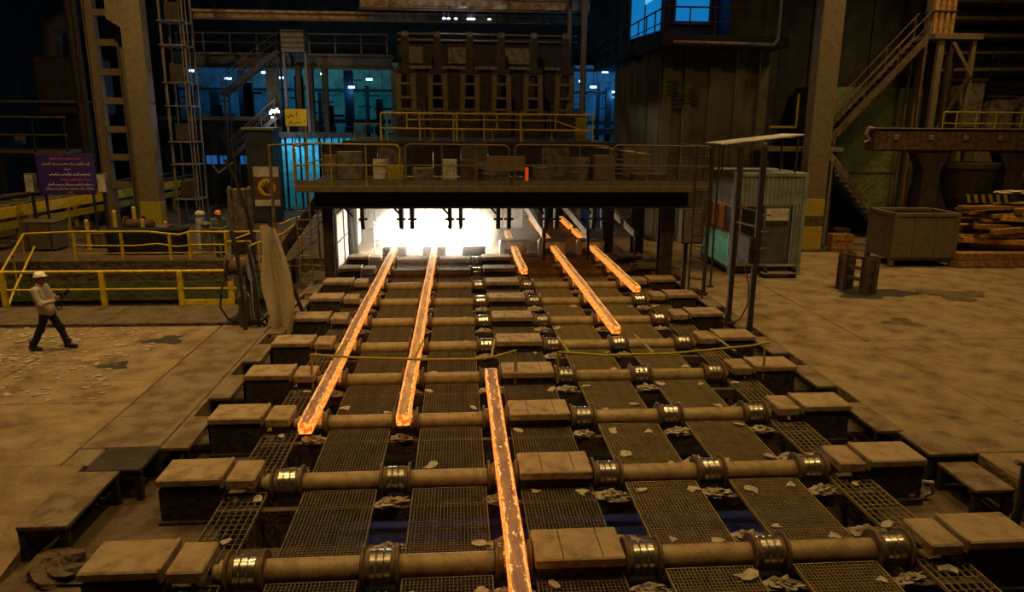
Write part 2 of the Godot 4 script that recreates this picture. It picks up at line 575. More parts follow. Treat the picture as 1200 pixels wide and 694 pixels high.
func roller_table() -> void:
	# one roller half: tube, end journal and three flanged discs, x offsets from the middle strand
	var left := thing("roller", "", "roller", Vector3.ZERO, "half rollers of the run-out table")
	var right := thing("roller", "", "roller", Vector3.ZERO, "half rollers of the run-out table")
	for h in [[left, 0, -2.855, 0.832], [right, 3, 1.888, 5.555]]:
		part("tube", MB.new().lathe(v(h[2], 0, 0), v(h[3] - h[2], 0, 0), [Vector2(0, 0.1), Vector2(0.015, 0.1), Vector2(0.02, 0.142), Vector2(0.985, 0.142), Vector2(0.99, 0.1), Vector2(1, 0.1)], 28), mats["tube"], h[0])
		for i in 3:
			var x: float = SX[h[1] + i]
			var d := part("disc", MB.new().lathe(v(x - 0.22, 0, 0), v(0.44, 0, 0), [Vector2(0, 0.14), Vector2(0, 0.245), Vector2(0.02, 0.255), Vector2(0.07, 0.255), Vector2(0.09, 0.245), Vector2(0.1, 0.2), Vector2(0.9, 0.2), Vector2(0.91, 0.245), Vector2(0.93, 0.255), Vector2(0.98, 0.255), Vector2(1, 0.245), Vector2(1, 0.14)], 36, false), mats["flange"], h[0])
			part("worn_band", MB.new().lathe(v(x - 0.12, 0, 0), v(0.25, 0, 0), [Vector2(0, 0.199), Vector2(0.03, 0.206), Vector2(0.27, 0.2065), Vector2(0.30, 0.2), Vector2(0.34, 0.2), Vector2(0.37, 0.2065), Vector2(0.62, 0.2065), Vector2(0.65, 0.2), Vector2(0.68, 0.2), Vector2(0.71, 0.2065), Vector2(0.97, 0.206), Vector2(1, 0.199)], 36, false), mats["polished"], d)
	var boxes := []
	for s in [-1, 1]:
		var b := thing("bearing_box", "", "bearing box", Vector3.ZERO, "bearing boxes along the run-out table")
		part("body", MB.new().prism(PackedVector2Array([Vector2(-0.42, -0.02), Vector2(0.42, -0.02), Vector2(0.42, -0.22), Vector2(0.2, -0.62), Vector2(-0.34, -0.62), Vector2(-0.42, -0.45)]), v(0, 0, -0.3), v(s * -1.0, 0, 0), v(0, 1, 0), v(0, 0, 0.6)), mats["cast"], b)
		part("cap", MB.new().box(v(0, 0.09, 0), v(0.89, 0.12, 0.66), 0.022), mats["cap"], b)
		part("cap_lip", MB.new().box(v(s * -0.43, 0.075, 0), v(0.05, 0.19, 0.64), 0.015), mats["cap"], b)
		part("coupling_cover", MB.new().box(v(s * -0.70, 0.05, 0.03), v(0.4, 0.16, 0.62), 0.022), mats["cap"], b)
		part("foot", MB.new().box(v(s * 0.05, -0.56, 0), v(0.8, 0.14, 0.7), 0.01), mats["cast"], b)
		boxes.append(b)
	var cover := thing("gap_cover", "", "cover", Vector3.ZERO, "covers between the roller halves")
	part("lid", MB.new().box(v(0, 0.09, 0), v(1.05, 0.13, 0.66), 0.018), mats["cap"], cover)
	part("skirt", MB.new().box(v(0, -0.06, 0), v(1.0, 0.2, 0.56), 0.01), mats["cast"], cover)
	for x in [-0.2, 0.26]:
		part("lid_seam", MB.new().box(v(x, 0.153, 0), v(0.012, 0.008, 0.62)), mats["cast"], cover)
	for k in ROWS:
		var z := axis_z(k)
		var row: String = ORD[k]
		var at := v(0, -0.08, z)
		for h in [[left, "left"], [right, "right"]]:
			var lb := "%s half of the %s roller row from the camera, with three worn flanged discs" % [h[1], row]
			if k == 0:
				h[0].position = at
				h[0].set_meta("label", lb)
			else:
				dup(h[0], at, lb, "roller")
		for s in 2:
			var lb := "dusty cast bearing box at the %s end of the %s roller row" % [["left", "right"][s], row]
			var p := v([-3.76, 6.46][s], 0.04, z)
			if k == 0:
				boxes[s].position = p
				boxes[s].set_meta("label", lb)
			else:
				dup(boxes[s], p, lb, "bearing_box")
		var cp := v(1.36, 0.0, z)
		var cl := "dusty flat steel cover in the middle of the %s roller row" % row
		if k == 0:
			cover.position = cp
			cover.set_meta("label", cl)
		else:
			dup(cover, cp, cl, "gap_cover")
		for s in [-1, 1]:
			if k == 0 and s == 1:
				pass
			var bm := solo("support_beam", MB.new().box(Vector3.ZERO, v(9.5, 0.2, 0.11), 0.008), mats["beam"], "rusty cross beam just %s the %s roller row" % [["behind", "in front of"][(s + 1) / 2], row], "beam", "cross beams under the gratings")
			bm.position = v(1.38, -0.30, z + s * 0.5)
	# gratings
	var cols := [[-3.3, SX[0] - 0.26, true], [SX[0] + 0.26, SX[1] - 0.26, false], [SX[1] + 0.26, SX[2] - 0.25, false], [SX[2] + 0.26, SX[3] - 0.26, false], [SX[3] + 0.26, SX[4] - 0.26, false], [SX[4] + 0.26, SX[5] - 0.26, false], [SX[5] + 0.26, 6.08, true]]
	var names := ["left edge column", "column between first and second strands", "column between second and third strands", "middle column", "column between fourth and fifth strands", "column between fifth and sixth strands", "right edge column"]
	for c in 7:
		var x0: float = cols[c][0]
		var x1: float = cols[c][1]
		var m := grating_mesh(x1 - x0, 1.76, 0.1 if cols[c][2] else 0.046, 0.12 if cols[c][2] else 0.056, 0.008 if cols[c][2] else 0.0062)
		var rim := MB.new()
		for s in [-1, 1]:
			rim.box(v(s * (x1 - x0) / 2, -0.005, 0), v(0.014, 0.05, 1.77))
			rim.box(v(0, -0.005, s * 0.882), v(x1 - x0, 0.05, 0.012))
		var rm := rim.mesh()
		for k in range(-1, ROWS - 1):
			var g := thing("floor_grating", "open steel bar grating, %s, %s" % [names[c], "in front of the nearest rollers" if k < 0 else "behind the %s roller row" % ORD[k]], "grating", v((x0 + x1) / 2, -0.14, axis_z(k) - 1.065), "bar gratings between the rollers")
			g.rotation = v(rng.randf_range(-0.004, 0.004), 0, rng.randf_range(-0.006, 0.006))
			var gm = mats["grate"] if c > 3 else mats["grate_grey"]
			part("bars", m, gm, g, "stuff")
			part("frame", rm, gm, g)
	# lower beams, the blue trough in the pit
	for k in range(0, ROWS):
		var z := axis_z(k) - 0.75
		solo("pit_beam", MB.new().span(-3.25, 6.05, -1.05, -0.62, z - 0.6, z - 0.4, 0.01), mats["beam"], "dark rusty beam deep in the pit behind the %s roller row" % ORD[k], "beam", "beams deep in the pit")
	solo("blue_trough", MB.new().span(-1.9, 5.8, -1.22, -1.08, -10.35, -9.62, 0.01), mats["blue"], "blue painted steel plate low in the pit between the first two roller rows", "plate")
	# crusts of scale on the beams in each strand gap
	var cm := []
	for i in 6:
		cm.append(clump_mesh(40 + i, 0.33, 0.12, 0.13))
	for k in ROWS:
		for s in [-1, 1]:
			for i in 6:
				if rng.randf() < 0.12:
					continue
				var o := solo("scale_crust", cm[rng.randi() % 6], mats["ash"], "grey scale crust %s the %s roller row, %s strand gap" % [["behind", "in front of"][(s + 1) / 2], ORD[k], ["first", "second", "third", "fourth", "fifth", "sixth"][i]], "scale crust", "crusts of mill scale in the strand gaps")
				o.position = v(SX[i] + rng.randf_range(-0.06, 0.06), -0.17, axis_z(k) + s * 0.5)
				o.rotation.y = rng.randf_range(-0.25, 0.25) + (PI if rng.randf() < 0.5 else 0.0)
				o.scale = Vector3.ONE * rng.randf_range(0.75, 1.05)
	# loose flakes of scale lying on the gratings
	var fm := []
	for i in 7:
		fm.append(flake_mesh(90 + i))
	var spots := []
	for k in 7:
		for st in 6:
			for sd in [-1, 1]:
				for fb in [-1, 1]:
					var want := 0.78 if st >= 3 else 0.3
					if k > 3:
						want *= 0.45
					if rng.randf() < want:
						spots.append([k, st, sd, fb])
	for e in spots:
		var zz: float = axis_z(e[0]) + e[3] * rng.randf_range(0.34, 0.72)
		if e[0] > 0 and e[3] > 0 and zz > axis_z(e[0]) + 1.8:
			continue
		var x: float = SX[e[1]] + e[2] * rng.randf_range(0.32, 0.52)
		var o := solo("scale_flake", fm[rng.randi() % 7], mats["ash"], "loose grey scale flake %s of the %s strand gap, %s the %s roller row" % [["left", "right"][(e[2] + 1) / 2], NTH[e[1]], ["behind", "before"][(e[3] + 1) / 2], ORD[e[0]]], "scale flake", "loose flakes of mill scale on the gratings")
		o.position = v(x, -0.118, zz)
		o.rotation = v(rng.randf_range(-0.08, 0.08), rng.randf() * TAU, rng.randf_range(-0.1, 0.1))
		o.scale = Vector3.ONE * rng.randf_range(0.6, 1.25)

# ---------------------------------------------------------------- glowing billets
func heat_texture(sd: int, dull: float, bright: float) -> ImageTexture:
	var n := FastNoiseLite.new()
	n.seed = sd
	n.frequency = 0.035
	n.fractal_octaves = 4
	var f := FastNoiseLite.new()
	f.seed = sd + 5
	f.frequency = 0.11
	f.fractal_octaves = 3
	var w := 48
	var h := 1024
	var im := Image.create(w, h, false, Image.FORMAT_RGB8)
	for y in h:
		for x in w:
			var u := (x + 0.5) / w
			var edge := minf(u, 1.0 - u) * 2.0
			var k := n.get_noise_2d(x * 1.2, y * 0.8) * 0.9 + f.get_noise_2d(x, y) * 0.55
			var hot := smoothstep(0.32, -0.05, edge + k * 0.5) if edge < 0.5 else 0.0
			hot = maxf(hot, smoothstep(0.46, 0.62, k))
			var t := lerpf(dull * (1.0 + 0.5 * n.get_noise_2d(x * 0.6 + 90, y * 0.25)), bright, hot) * (1.0 + 0.25 * f.get_noise_2d(x * 2.0 + 300, y * 2.0))
			var c := Color(0.42, 0.14, 0.07).lerp(Color(1.0, 0.36, 0.05), smoothstep(0.05, 0.6, t)).lerp(Color(1.0, 0.62, 0.2), smoothstep(0.6, 1.1, t))
			im.set_pixel(x, y, (c * clampf(t * 1.15 + 0.06, 0.0, 1.0)).linear_to_srgb())
	return ImageTexture.create_from_image(im)

func billet(i: int, z0: float, z1: float, label: String, hot: Material, top: Material, dy := 0.0) -> void:
	# z0 is the end towards the camera
	var o := thing("billet", label, "billet", v(SX[i], 0.13 + dy, 0), "")
	var hw := 0.112
	var hh := 0.2
	var c := 0.022
	var prof := [Vector2(-hw + c, 0), Vector2(hw - c, 0), Vector2(hw, c), Vector2(hw, hh - c), Vector2(hw - c, hh), Vector2(-hw + c, hh), Vector2(-hw, hh - c), Vector2(-hw, c)]
	var seg := maxi(int((z0 - z1) / 0.5), 2)
	var nz := FastNoiseLite.new()
	nz.seed = i + 3
	nz.frequency = 0.25
	var b := MB.new()
	var t := MB.new()
	for s in seg:
		var za := lerpf(z0, z1, float(s) / seg)
		var zb := lerpf(z0, z1, float(s + 1) / seg)
		var oa := v(nz.get_noise_1d(za) * 0.02, 0, za)
		var ob := v(nz.get_noise_1d(zb) * 0.02, 0, zb)
		for k in 8:
			var p: Vector2 = prof[k]
			var q: Vector2 = prof[(k + 1) % 8]
			var nn := Vector2((q - p).y, -(q - p).x).normalized()
			var n3 := v(nn.x, nn.y, 0)
			var A := oa + v(p.x, p.y, 0)
			var B := oa + v(q.x, q.y, 0)
			var C := ob + v(q.x, q.y, 0)
			var D := ob + v(p.x, p.y, 0)
			var m := t if k == 4 else b
			var va := (z0 - za) / 9.0
			var vb := (z0 - zb) / 9.0
			m.tri(A, B, C, n3, n3, n3, Vector2(1, va), Vector2(0, va), Vector2(0, vb))
			m.tri(A, C, D, n3, n3, n3, Vector2(1, va), Vector2(0, vb), Vector2(1, vb))
	for e in [[z0, 1.0], [z1, -1.0]]:
		for k in range(1, 7):
			b.flat(v(prof[0].x, prof[0].y, e[0]), v(prof[k].x, prof[k].y, e[0]), v(prof[k + 1].x, prof[k + 1].y, e[0]), v(0, 0, e[1]))
	part("hot_steel", b, hot, o)
	part("scaled_top", t, top, o)

func billets() -> void:
	var hot := StandardMaterial3D.new()
	hot.resource_name = "hot_steel"
	hot.albedo_color = Color(0.2, 0.1, 0.06)
	hot.emission_enabled = true
	hot.emission_operator = BaseMaterial3D.EMISSION_OP_MULTIPLY
	hot.emission = Color.WHITE
	hot.emission_texture = noise("hotside", 0.03, 4, [[0.0, Color(0.75, 0.25, 0.08)], [0.4, Color(0.95, 0.45, 0.12)], [0.6, Color(1.0, 0.66, 0.26)], [1.0, Color(1.0, 0.86, 0.5)]], 256, false, 23)
	hot.uv1_triplanar = true
	hot.uv1_world_triplanar = true
	hot.uv1_scale = Vector3.ONE * 1.3
	hot.emission_energy_multiplier = 1.2
	var tops := []
	for d in [[5, 0.27, 0.95], [17, 0.36, 1.0], [31, 0.38, 1.15]]:
		var m := StandardMaterial3D.new()
		m.resource_name = "hot_scale"
		m.albedo_color = Color(0.22, 0.14, 0.12)
		m.roughness = 0.8
		m.emission_enabled = true
		m.emission_operator = BaseMaterial3D.EMISSION_OP_MULTIPLY
		m.emission = Color.WHITE
		m.emission_texture = heat_texture(d[0], d[1], d[2])
		m.emission_energy_multiplier = 1.15
		tops.append(m)
	billet(0, -11.0, -29.0, "glowing orange billet on the leftmost strand, its tail in the white flame", hot, tops[0])
	billet(1, -11.25, -29.2, "glowing billet on the second strand, between the leftmost and the nearest billet", hot, tops[1])
	billet(2, -3.0, -13.45, "glowing billet nearest the camera, running out of the bottom of the frame", hot, tops[0])
	billet(3, -23.45, -32.2, "short bright billet on the fourth strand, ending just past the girder", hot, tops[2])
	billet(4, -16.4, -32.2, "long bright orange billet on the fifth strand, right of centre", hot, tops[2])
	billet(5, -20.7, -32.7, "bright orange billet on the rightmost strand", hot, tops[2])
	billet(4, -33.0, -37.2, "next glowing billet far back on the fifth strand, under the girder", hot, tops[2])
	billet(5, -33.8, -37.2, "next glowing billet far back on the rightmost strand, under the girder", hot, tops[2])
	billet(2, -29.5, -37.2, "glowing billet on the third strand, half hidden in the haze behind the girder", hot, tops[1])

# ---------------------------------------------------------------- railings, stairs
func railing(label: String, a: Vector3, b: Vector3, h: float, posts: Array, mids: Array, m: Material, r := 0.024, group := "", square := false, toe := 0.0) -> Node3D:
	var t := thing("guard_rail", label, "railing", a, group)
	var d := b - a
	part("top_rail", MB.new().pipe([v(0, h, 0), d + v(0, h, 0)], r * 1.15), m, t)
	for y in mids:
		part("mid_rail", MB.new().pipe([v(0, y, 0), d + v(0, y, 0)], r * 0.8), m, t)
	for s in posts:
		if square:
			part("post", MB.new().box(d * s + v(0, h / 2, 0), v(r * 3.6, h, r * 3.0), 0.006), m, t)
		else:
			part("post", MB.new().tube(d * s, d * s + v(0, h, 0), r), m, t)
	if toe > 0.0:
		part("toe_board", MB.new().bar(v(0, toe / 2, 0), d + v(0, toe / 2, 0), 0.012, toe), m, t)
	return t

func stair(label: String, a: Vector3, b: Vector3, width: float, n: int, m: Material, tm: Material, rails := true, across := Vector3(0, 0, 1)) -> Node3D:
	var t := thing("stair", label, "stair", a)
	var d := b - a
	for s in [-0.5, 0.5]:
		var o: Vector3 = across * width * s
		part("stringer", MB.new().bar(o, d + o, 0.06, 0.26, 0.008), m, t)
		if rails:
			part("hand_rail", MB.new().pipe([o + v(0, 1.0, 0), d + o + v(0, 1.0, 0)], 0.028), m, t)
			part("mid_rail", MB.new().pipe([o + v(0, 0.55, 0), d + o + v(0, 0.55, 0)], 0.02), m, t)
			for k in [0.03, 0.35, 0.68, 0.97]:
				part("rail_post", MB.new().tube(d * k + o, d * k + o + v(0, 1.0, 0), 0.024), m, t)
	for e in [[a.y, 0.06], [b.y, 0.97]]:
		if e[0] > 2.0:
			for s in [-0.5, 0.5]:
				var f: Vector3 = d * e[1] + across * width * s
				part("support_leg", MB.new().box(f + v(0, -(f.y + a.y) / 2.0 - 0.05, 0), v(0.1, f.y + a.y - 0.1, 0.1), 0.006), m, t)
	for i in n:
		var c := d * (float(i) + 0.5) / n
		part("tread", MB.new().bar(c - across * width / 2.0, c + across * width / 2.0, 0.25, 0.035, 0.005), tm, t)
	return t

func ibeam(a: Vector3, b: Vector3, w: float, h: float, up := Vector3.UP) -> MB:
	var d := (b - a).normalized()
	if absf(d.dot(up)) > 0.98:
		up = Vector3(0, 0, 1)
	var x := d.cross(up).normalized()
	var y := x.cross(d).normalized()
	var f := h * 0.08
	var B := Basis(x, y, -d)
	var c := (a + b) / 2.0
	var L := a.distance_to(b)
	return MB.new().box(c + y * (h / 2 - f / 2), v(w, f, L), 0.004, B).box(c - y * (h / 2 - f / 2), v(w, f, L), 0.004, B).box(c, v(w * 0.1, h - 2 * f, L), 0.0, B)

# ---------------------------------------------------------------- the bridge across the strands
func bridge() -> void:
	var dark = mats["steel_black"]
	var t := thing("bridge_platform", "dark steel bridge platform spanning the roller table in front of the flames", "platform", v(1.5, 0, -23))
	part("girder", ibeam(v(-5.95, 2.68, 0), v(5.85, 2.68, 0), 0.5, 0.6), dark, t)
	part("girder", ibeam(v(-5.95, 2.68, -4.3), v(5.85, 2.68, -4.3), 0.5, 0.6), dark, t)
	part("deck", MB.new().span(-6.45, 6.45, 2.98, 3.03, -4.6, 0.3, 0.006), mats["steel_dark"], t)
	part("edge_channel", MB.new().span(-6.45, 6.45, 2.9, 3.08, 0.3, 0.36, 0.008), mats["steel_brown"], t)
	for i in 7:
		part("cross_joist", MB.new().span(-5.6 + i * 1.87, -5.5 + i * 1.87, 2.55, 2.97, -4.2, -0.1), dark, t)
	for s in [[-5.62, 0.34], [5.3, 0.42]]:
		for z in [-0.4, -4.2]:
			part("leg", ibeam(v(s[0], -0.5, z), v(s[0], 2.4, z), s[1], 0.4), mats["steel_dark"], t)
	# four railing panels with rounded corners
	var sp := [[-4.96, -1.78], [-1.6, 1.56], [1.74, 4.72], [4.80, 7.95]]
	var nm := ["leftmost", "second", "third", "rightmost"]
	for i in 4:
		var x0: float = sp[i][0]
		var x1: float = sp[i][1]
		var m = mats["yellow_dirty"] if i == 0 else mats["steel_brown"]
		var g := thing("guard_rail", "%s tubular railing panel with rounded corners along the bridge platform front" % nm[i], "railing", v(x0, 3.05, -22.72), "railing panels of the bridge platform")
		var w := x1 - x0
		part("frame", MB.new().pipe([v(0, 0, 0), v(0, 1.16, 0), v(0.05, 1.25, 0), v(0.14, 1.29, 0), v(w - 0.14, 1.27, 0), v(w - 0.05, 1.23, 0), v(w, 1.14, 0), v(w, 0, 0)], 0.028), m, g)
		part("mid_rail", MB.new().pipe([v(0, 0.66, 0), v(w, 0.65, 0)], 0.02), m, g)
		part("toe_board", MB.new().span(0, w, 0.0, 0.2, -0.01, 0.01), mats["steel_brown"], g)
		for k in [0.35, 0.68]:
			part("post", MB.new().tube(v(w * k, 0, 0), v(w * k, 1.28, 0), 0.024), m, g)
	railing("yellowish railing along the left side of the bridge platform", v(-4.95, 3.05, -27.4), v(-4.95, 3.05, -22.9), 1.2, [0, 0.33, 0.66, 1], [0.6], mats["yellow_dirty"], 0.026)
	var lp := thing("guard_rail", "single post with short top rail standing left of the bridge platform", "railing", v(-5.75, 0, -23.1))
	part("post", MB.new().box(v(0, 2.15, 0), v(0.09, 4.3, 0.09), 0.01), mats["steel_brown"], lp)
	part("top_rail", MB.new().pipe([v(0, 4.27, 0), v(0.75, 4.32, 0.1)], 0.03), mats["steel_brown"], lp)
	part("foot", MB.new().box(v(0, -0.1, 0), v(0.25, 0.24, 0.25), 0.01), mats["steel_dark"], lp)
	var rw := thing("rear_screen", "patchy dark screen wall at the back of the bridge platform deck", "screen", v(1.4, 3.03, -27.62))
	for i in 12:
		part("panel", MB.new().box(v(-5.9 + i * 1.02, 0.58, 0.02 * (i % 2)), v(1.0, 1.14, 0.04), 0.005), mats[["steel_dark", "steel_brown", "cast", "steel_dark", "steel_grey", "cast"][(i * 5) % 6]], rw)
	part("top_rail", MB.new().box(v(-0.3, 1.17, 0), v(12.3, 0.06, 0.1), 0.005), mats["steel_dark"], rw)
	railing("dark railing at the right side of the bridge platform", v(7.92, 3.05, -27.3), v(7.92, 3.05, -22.9), 1.25, [0, 0.33, 0.66, 0.98], [0.3, 0.6, 0.9], mats["steel_brown"], 0.024)
	# brown plate tied to the railing, orange marker
	solo("tied_plate", MB.new().box(v(1.46, 3.77, -22.68), v(1.2, 0.46, 0.03), 0.006), mats["steel_brown"], "blank brown plate tied to the middle of the bridge railing", "plate")
	solo("marker_post", MB.new().lathe(v(2.17, 3.03, -23.3), v(0, 0.6, 0), [Vector2(0, 0.09), Vector2(0.05, 0.09), Vector2(0.06, 0.06), Vector2(0.95, 0.05), Vector2(1, 0.02)], 12), glow("marker_lamp", Color(1.0, 0.32, 0.06), 0.5), "small orange marker lamp standing on the bridge deck", "marker")
	# things kept on the deck
	var kit := [["grey drum", -4.3, 0.3, 0.85, "steel_grey", 0], ["tall grey cabinet", -3.6, 0.8, 1.0, "steel_grey", 1], ["pale grey drum", -2.7, 0.28, 0.7, "white", 0], ["dull yellow box", -2.15, 0.55, 0.5, "yellow_dirty", 1], ["grey low box", -1.2, 0.7, 0.45, "steel_grey", 1], ["pale crate", -0.3, 0.5, 0.7, "white", 1], ["reddish box", 0.35, 0.55, 0.72, "rust", 1], ["grey motor housing", 1.2, 0.6, 0.6, "steel_grey", 0], ["dark pump", 2.9, 0.35, 0.5, "steel_grey", 0], ["grey fan housing", 4.2, 0.42, 0.8, "steel_grey", 0], ["brown switch box", 5.0, 0.7, 0.9, "steel_brown", 1], ["rusty box", 6.6, 1.2, 0.3, "rust", 1]]
	for e in kit:
		var p := thing("deck_" + ("drum" if e[5] == 0 else "box"), "%s kept on the bridge platform deck behind the railing" % e[0], "drum" if e[5] == 0 else "box", v(e[1], 3.03, -25.6 + 0.5 * sin(e[1] * 3.0)))
		if e[5] == 0:
			part("body", MB.new().lathe(Vector3.ZERO, v(0, e[3], 0), [Vector2(0, e[2] * 0.96), Vector2(0.03, e[2]), Vector2(0.34, e[2]), Vector2(0.36, e[2] * 1.05), Vector2(0.38, e[2]), Vector2(0.66, e[2]), Vector2(0.68, e[2] * 1.05), Vector2(0.7, e[2]), Vector2(0.97, e[2]), Vector2(1, e[2] * 0.96)], 18), mats[e[4]], p)
			part("lid", MB.new().lathe(v(0, e[3] - 0.005, 0), v(0, 0.03, 0), [Vector2(0, e[2] * 0.85), Vector2(1, e[2] * 0.8)], 18), mats["steel_dark"], p)
		else:
			part("body", MB.new().box(v(0, e[3] / 2, 0), v(e[2], e[3], 0.5), 0.012), mats[e[4]], p)
			part("door", MB.new().box(v(0, e[3] / 2, 0.255), v(e[2] * 0.84, e[3] * 0.84, 0.02), 0.006), mats[e[4]], p)
			part("handle", MB.new().box(v(e[2] * 0.3, e[3] / 2, 0.28), v(0.03, 0.1, 0.03), 0.006), mats["steel_dark"], p)
	var sh := thing("slat_rack", "grey slatted rack standing at the right end of the bridge deck", "rack", v(6.4, 3.03, -26.3))
	for i in 6:
		part("slat", MB.new().box(v(0, 0.2 + i * 0.17, 0), v(1.5, 0.05, 0.05)), mats["steel_grey"], sh)
	for x in [-0.75, 0.0, 0.75]:
		part("upright", MB.new().box(v(x, 0.6, -0.04), v(0.06, 1.2, 0.05)), mats["steel_grey"], sh)
	var ch := thing("sloping_chute", "pale sloping sheet chute behind the right part of the bridge railing", "chute", v(5.6, 3.9, -26.9))
	part("tray", MB.new().bar(v(-0.6, 0.28, 0), v(1.4, 0.0, 0.3), 0.5, 0.05, 0.01), mats["white"], ch)
	part("support", MB.new().bar(v(0.3, 0.1, 0.1), v(0.3, -0.87, 0.1), 0.06, 0.06), mats["steel_dark"], ch)
	# guide lugs under the girder
	for i in 6:
		var x := -3.15 + i * 1.52
		var l := thing("hanging_bracket", "dark pair of guide plates hanging under the bridge girder, %s from the left" % ["first", "second", "third", "fourth", "fifth", "sixth"][i], "bracket", v(x, 2.38, -23), "guide brackets under the bridge girder")
		for s in [-0.17, 0.17]:
			if i == 0 and s < 0:
				continue
			part("plate", MB.new().prism(PackedVector2Array([Vector2(-0.3, 0), Vector2(0.3, 0), Vector2(0.3, -0.25), Vector2(0.14, -0.66), Vector2(-0.14, -0.66), Vector2(-0.3, -0.25)]), v(s - 0.06, 0, 0), v(0, 0, 1), v(0, 1, 0), v(0.12, 0, 0)), dark, l)
			part("pin", MB.new().tube(v(s - 0.14, -0.35, 0.1), v(s + 0.14, -0.35, 0.1), 0.04), dark, l)
		part("brace", MB.new().bar(v(-0.4, 0.0, 0), v(-0.15, -0.28, 0), 0.06, 0.06), dark, l)

# ---------------------------------------------------------------- the upper deck and the strand frames
func upper_deck() -> void:
	var t := thing("upper_platform", "dark upper platform deck behind the bridge, carrying the bright yellow railing", "platform", v(0.9, 0, -28))
	part("deck", MB.new().span(-5.2, 5.1, 4.18, 4.3, -10.3, 0.1, 0.01), mats["steel_dark"], t)
	part("edge_beam", MB.new().span(-5.2, 5.1, 3.95, 4.18, -0.12, 0.1, 0.01), mats["steel_black"], t)
	for x in [-5.0, 5.0]:
		for z in [-0.3, -9.0]:
			part("leg", ibeam(v(x, 0.0, z), v(x, 4.0, z), 0.35, 0.35), mats["steel_dark"], t)
	var y := thing("guard_rail", "bright yellow railing in front of the strand frames on the upper platform", "railing", v(-2.84, 4.3, -27.95))
	part("top_rail", MB.new().pipe([v(0, 1.02, 0), v(7.94, 0.99, 0)], 0.036), mats["yellow"], y)
	part("mid_rail", MB.new().pipe([v(0, 0.47, 0), v(7.94, 0.42, 0)], 0.034), mats["yellow"], y)
	part("upper_rail", MB.new().pipe([v(0.95, 0.79, -0.02), v(6.5, 0.78, -0.02)], 0.024), mats["yellow"], y)
	part("loose_rail", MB.new().pipe([v(6.5, 0.78, -0.02), v(7.5, 0.44, -0.02)], 0.022), mats["yellow"], y)
	for x in [0.0, 0.22, 1.42, 2.68, 2.8, 3.82, 5.2, 7.92]:
		part("post", MB.new().tube(v(x, 0, 0), v(x, 1.0, 0), 0.034 if x in [0.0, 2.8, 5.2, 7.92] else 0.022), mats["yellow"], y)
	for x in [0.95, 4.3, 6.5]:
		part("short_post", MB.new().tube(v(x, 0.45, 0), v(x, 1.0, 0), 0.024), mats["yellow"], y)
	railing("small dull railing at the left end of the upper platform", v(-3.9, 4.3, -28.6), v(-2.95, 4.3, -28.6), 0.62, [0, 0.2, 0.42, 1], [0.1], mats["yellow_dirty"], 0.02)
	for i in 6:
		var s := thing("valve_stub", "short yellow valve stub on the upper platform behind the yellow railing, %s from the left" % ["first", "second", "third", "fourth", "fifth", "sixth"][i], "valve", v(-0.95 + i * 1.14, 4.3, -28.6), "valve stubs on the upper platform")
		part("stem", MB.new().lathe(Vector3.ZERO, v(0, 0.42, 0), [Vector2(0, 0.1), Vector2(0.1, 0.1), Vector2(0.12, 0.06), Vector2(0.8, 0.06), Vector2(0.82, 0.1), Vector2(1, 0.1)], 10), mats["yellow_dirty"], s)
		part("handwheel", MB.new().lathe(v(0, 0.42, 0), v(0, 0.03, 0), [Vector2(0, 0.13), Vector2(1, 0.13)], 10), mats["steel_dark"], s)
	solo("panel_box", MB.new().box(v(4.72, 4.75, -28.5), v(0.45, 0.9, 0.3), 0.02), mats["yellow_dirty"], "dull yellow panel box at the right end of the upper platform", "box")
	# six strand frames, leaning lattice masts
	for i in 6:
		var f := thing("strand_frame", "tall dark strand mast over an open yellowish frame, %s of six from the left" % ["first", "second", "third", "fourth", "fifth", "sixth"][i], "machine frame", v(SX[i], 4.3, -36.8), "strand masts behind the yellow railing")
		for s in [-1, 1]:
			part("side_post", MB.new().bar(v(s * 0.38, 0.9, 0), v(s * 0.33, 3.05, 0), 0.12, 0.24, 0.01), mats["steel_brown"], f)
		for k in [1.3, 1.85, 2.5, 2.95]:
			part("cross_bar", MB.new().box(v(0, k, 0.02), v(0.66, 0.12, 0.18), 0.01), mats["steel_brown"], f)
		part("base", MB.new().box(v(0, 0.5, 0), v(0.95, 1.0, 0.6), 0.03), mats["steel_dark"], f)
		part("mast", MB.new().bar(v(0, 2.9, 0), v(0, 4.65, -0.1), 0.42, 0.35, 0.02), mats["steel_dark"], f)
		part("mast_cap", MB.new().box(v(0, 4.78, -0.1), v(0.3, 0.24, 0.3), 0.02), mats["steel_grey"], f)
		part("shoulder", MB.new().box(v(0, 3.1, 0), v(0.84, 0.18, 0.36), 0.02), mats["steel_dark"], f)
		for s in [-0.3, 0.3]:
			part("hose", MB.new().pipe([v(s, 1.0, 0.2), v(s * 2.1, 1.25, 0.3), v(s * 2.4, 0.9, 0.3), v(s * 2.2, 0.0, 0.25)], 0.03, 6), mats["steel_grey"], f)
	# machine housing behind the masts
	var h := thing("machine_housing", "dark casting machine housing behind the strand masts", "machine", v(1.4, 0, -39))
	part("front", MB.new().span(-4.4, 4.6, 0.0, 9.4, -0.6, 0, 0.02), mats["steel_dark"], h)
	part("ledge", MB.new().span(-4.6, 4.7, 7.62, 7.78, 0, 0.25, 0.01), mats["steel_grey"], h)
	for p in [[-1.2, 1.3, "steel_grey"], [1.6, 1.9, "steel_grey"], [-3.6, 0.9, "steel_brown"]]:
		part("panel", MB.new().box(v(p[0], 8.3, 0.06), v(p[1], 0.8, 0.1), 0.01), mats[p[2]], h)
	for y2 in [9.0, 9.3]:
		part("pipe", MB.new().tube(v(-4.4, y2, 0.2), v(4.7, y2, 0.2), 0.05), mats["steel_brown"], h)
	var gl := glow("cold_lamp", Color(0.75, 0.82, 1.0), 5.0)
